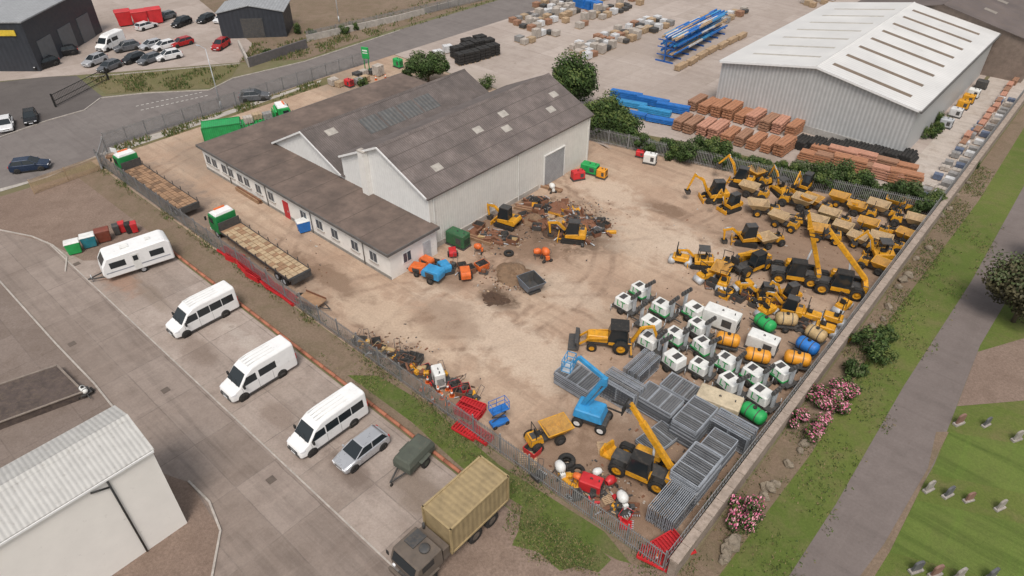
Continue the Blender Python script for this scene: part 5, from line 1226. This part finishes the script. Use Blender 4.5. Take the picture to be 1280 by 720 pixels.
# overgrown hedge along the dividing fence
f0=Vector(P(775,181)); f1=Vector(P(1162,268)); nf=32
for i in range(nf):
    f=i/(nf-1); p=f0.lerp(f1,f); dn=Vector((-(f1-f0).y,(f1-f0).x)).normalized()
    big=math.exp(-((f-.3)/.07)**2)+math.exp(-((f-.74)/.11)**2)+.7*math.exp(-((f-.93)/.05)**2)
    h=1.9+1.7*big+R.uniform(-.4,.5); r=1.3+.9*big+R.uniform(-.2,.3)
    if R.random()<.08: continue
    q=p+dn*(R.uniform(.5,1.2) if R.random()<.8 else -.5)
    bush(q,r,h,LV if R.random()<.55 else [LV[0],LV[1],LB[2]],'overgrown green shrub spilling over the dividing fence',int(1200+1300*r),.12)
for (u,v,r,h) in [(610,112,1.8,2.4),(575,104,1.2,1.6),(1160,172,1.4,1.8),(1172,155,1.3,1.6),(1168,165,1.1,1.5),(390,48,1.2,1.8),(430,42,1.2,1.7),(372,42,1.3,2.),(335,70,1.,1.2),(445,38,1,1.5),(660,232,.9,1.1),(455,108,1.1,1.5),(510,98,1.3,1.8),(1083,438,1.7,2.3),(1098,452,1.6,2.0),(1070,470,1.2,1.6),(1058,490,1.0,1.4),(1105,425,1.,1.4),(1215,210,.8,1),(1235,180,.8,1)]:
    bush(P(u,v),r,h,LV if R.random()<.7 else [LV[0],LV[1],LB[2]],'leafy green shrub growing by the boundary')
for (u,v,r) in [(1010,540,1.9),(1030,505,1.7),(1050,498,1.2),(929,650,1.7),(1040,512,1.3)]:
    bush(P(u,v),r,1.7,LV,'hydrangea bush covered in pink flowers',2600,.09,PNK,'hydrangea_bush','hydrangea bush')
def scatter(name,quads,n,size,mats,label,hz=(.02,.14)):
    b=MB()
    for i in range(n):
        q=R.choice(quads); s_,t_=R.random(),R.random()
        a,bb,c,d=[Vector(k) for k in q]; p=(a*(1-s_)+bb*s_)*(1-t_)+(d*(1-s_)+c*s_)*t_
        if math.sin(p.x*.9+1.3*math.sin(p.y*.7))+R.uniform(-.8,.8)<-.1: continue
        for k in range(3):
            x,y=p.x+R.gauss(0,.12),p.y+R.gauss(0,.12); an=R.uniform(0,6.28); w=size*R.uniform(.5,1.2); h=R.uniform(*hz)*2; lx,ly=R.uniform(-.1,.1),R.uniform(-.1,.1)
            b.add([(x-math.cos(an)*w,y-math.sin(an)*w,.03),(x+math.cos(an)*w,y+math.sin(an)*w,.03),(x+lx,y+ly,.03+h)],[(0,1,2)],R.choice(mats))
    T=Thing(name); T.part(name,b,fast=True); T.place((0,0),0,label,'grass',kind='stuff')
GM=[mat('blade_green',(.10,.14,.032),.8,dirt=0,var=.3),mat('blade_dark',(.06,.095,.022),.8,dirt=0),mat('blade_dry',(.24,.19,.09),.8,dirt=0)]
scatter('grass_tufts',[(S(-42,21.6),S(-8.3,22.4),S(-8.3,24.2),S(-42,24.2)),(P(640,628),P(790,706),P(760,722),P(620,690))],4500,.05,GM,'grass tufts beside the pipe kerb',(.02,.09))
scatter('grass_tufts',[(S(-93,23.7),S(-9,23.7),S(-9,25.0),S(-93,25.1))],3000,.05,GM,'weed tufts along the palisade fence',(.02,.16))
scatter('grass_tufts',[(S(-7.6,18),S(-5.5,18),S(-5.5,100),S(-7.6,100))]*2+[(S(-6,20),S(-1.5,20),S(-1.5,85),S(-6,85))],7000,.06,GM,'rough grass tufts along the boundary wall',(.02,.1))
scatter('grass_tufts',[(P(740,176),P(1165,270),P(1175,250),P(760,160)),(S(-97,28),S(-94.6,28),S(-94.6,62),S(-97,62)),(P(300,78),P(382,74),P(500,34),P(316,55)),(P(385,74),P(640,-5),P(640,-30),P(380,40)),(P(112,98),P(298,82),P(262,110),P(140,116)),(S(-8.8,30),S(-8.3,30),S(-8.3,80),S(-8.8,80))],9000,.1,GM,'dry weeds on verges and strips',(.03,.3))
RK=mat('mossy_rock',(.24,.20,.15),.95,dirt=.4,bump=.06)
def rock(u,v,s_):
    T=Thing('rock'); b=MB(); b.blob((0,0,s_*.3),(s_*.7,s_*.5,s_*.5),RK,7,5,.22); T.part('rock',b); T.place(P(u,v),R.uniform(0,360),'rough mossy boulder lying in grass','rock','boulders along the wall')
for (u,v,s_) in [(960,612,.8),(968,606,.6),(955,622,.6),(1005,556,.7),(915,683,1),(908,690,.8),(918,676,.7),(1128,352,.8),(1135,346,.7),(1122,360,.6),(1150,300,.7),(1160,312,.6),(985,582,.6),(1090,410,.6),(1110,385,.6),(1175,270,.6),(1186,262,.6),(905,700,.7),(1103,400,.5),(1145,325,.6),(1000,565,.5),(1195,245,.5),(1210,230,.5)]: rock(u,v,s_)
def grave(u,v,k,an=NE):
    T=Thing('gravestone'); m=[STN,mat('dark_granite',(.12,.12,.13),.5,dirt=.1),mat('red_granite',(.25,.14,.11),.6,dirt=.2)][k%3]
    pr=[(-.38,.2),(.38,.2),(.38,.95)]+[(math.cos(a)*.38,.95+math.sin(a)*.2) for a in [rad(x) for x in (30,60,90,120,150)]]+[(-.38,.95)]
    T.part('headstone',MB().prism(pr,-.08,.08,m),bev=.02); T.part('plinth',MB().box((0,0,.1),(1.0,.4,.2),STN),bev=.02)
    T.place(P(u,v),an,'upright rounded gravestone standing on lawn','gravestone','gravestones',sc=R.uniform(.8,1.05))
for i,(u,v) in enumerate([(1160,613),(1184,620),(1210,626),(1249,636),(1232,532),(1198,530),(1270,550),(1144,714),(1168,719),(1196,724),(1236,724)]): grave(u,v,i,20+R.uniform(-8,8))
tank(WHD,.9,.3).place(P(108,494),-40,'small white tank beside dark flat roof','tank',sc=.8)
for (u,v) in [(207,488),(339,600),(96,330),(180,620),(90,430),(305,450)]:
    T=Thing('drain_cover'); T.part('drain_cover',MB().box((0,0,.022),(.6,.6,.03),mat('worn_iron',(.12,.095,.08),.8,dirt=.4))); T.place(P(u,v),GA,'square iron drain cover in concrete','drain cover','drain covers')
# ------------------------------------------------------------------ camera, light
cam=bpy.data.cameras.new('camera'); co=bpy.data.objects.new('camera',cam); COL.objects.link(co)
co.location=(0,0,H); co.rotation_euler=(math.pi/2-TH,0,0); cam.sensor_width=36; cam.lens=36*FP/1280; cam.clip_end=4000; cam.clip_start=.5
scene.camera=co
w=bpy.data.worlds.new('World'); scene.world=w; w.use_nodes=True; nt=w.node_tree; nt.nodes.clear()
sk=nt.nodes.new('ShaderNodeTexSky'); sk.sky_type='NISHITA'; sk.sun_disc=False; EL,AZ=rad(60),rad(-176)
sk.sun_elevation=EL; sk.sun_rotation=AZ; sk.dust_density=3; sk.air_density=1.2
hs=nt.nodes.new('ShaderNodeHueSaturation'); hs.inputs['Saturation'].default_value=.28
bg=nt.nodes.new('ShaderNodeBackground'); bg.inputs[1].default_value=.135; ow=nt.nodes.new('ShaderNodeOutputWorld')
nt.links.new(sk.outputs[0],hs.inputs['Color']); nt.links.new(hs.outputs[0],bg.inputs[0]); nt.links.new(bg.outputs[0],ow.inputs[0])
sl=bpy.data.lights.new('sun','SUN'); sl.energy=2.2; sl.angle=rad(20); sl.color=(1,.92,.84)
so=bpy.data.objects.new('sun',sl); COL.objects.link(so)
dv=Vector((math.sin(AZ)*math.cos(EL),math.cos(AZ)*math.cos(EL),math.sin(EL)))
so.rotation_euler=dv.to_track_quat('Z','Y').to_euler()
scene.view_settings.view_transform='Standard'; scene.view_settings.look='None'; scene.view_settings.exposure=0
print('objects',len(bpy.data.objects))
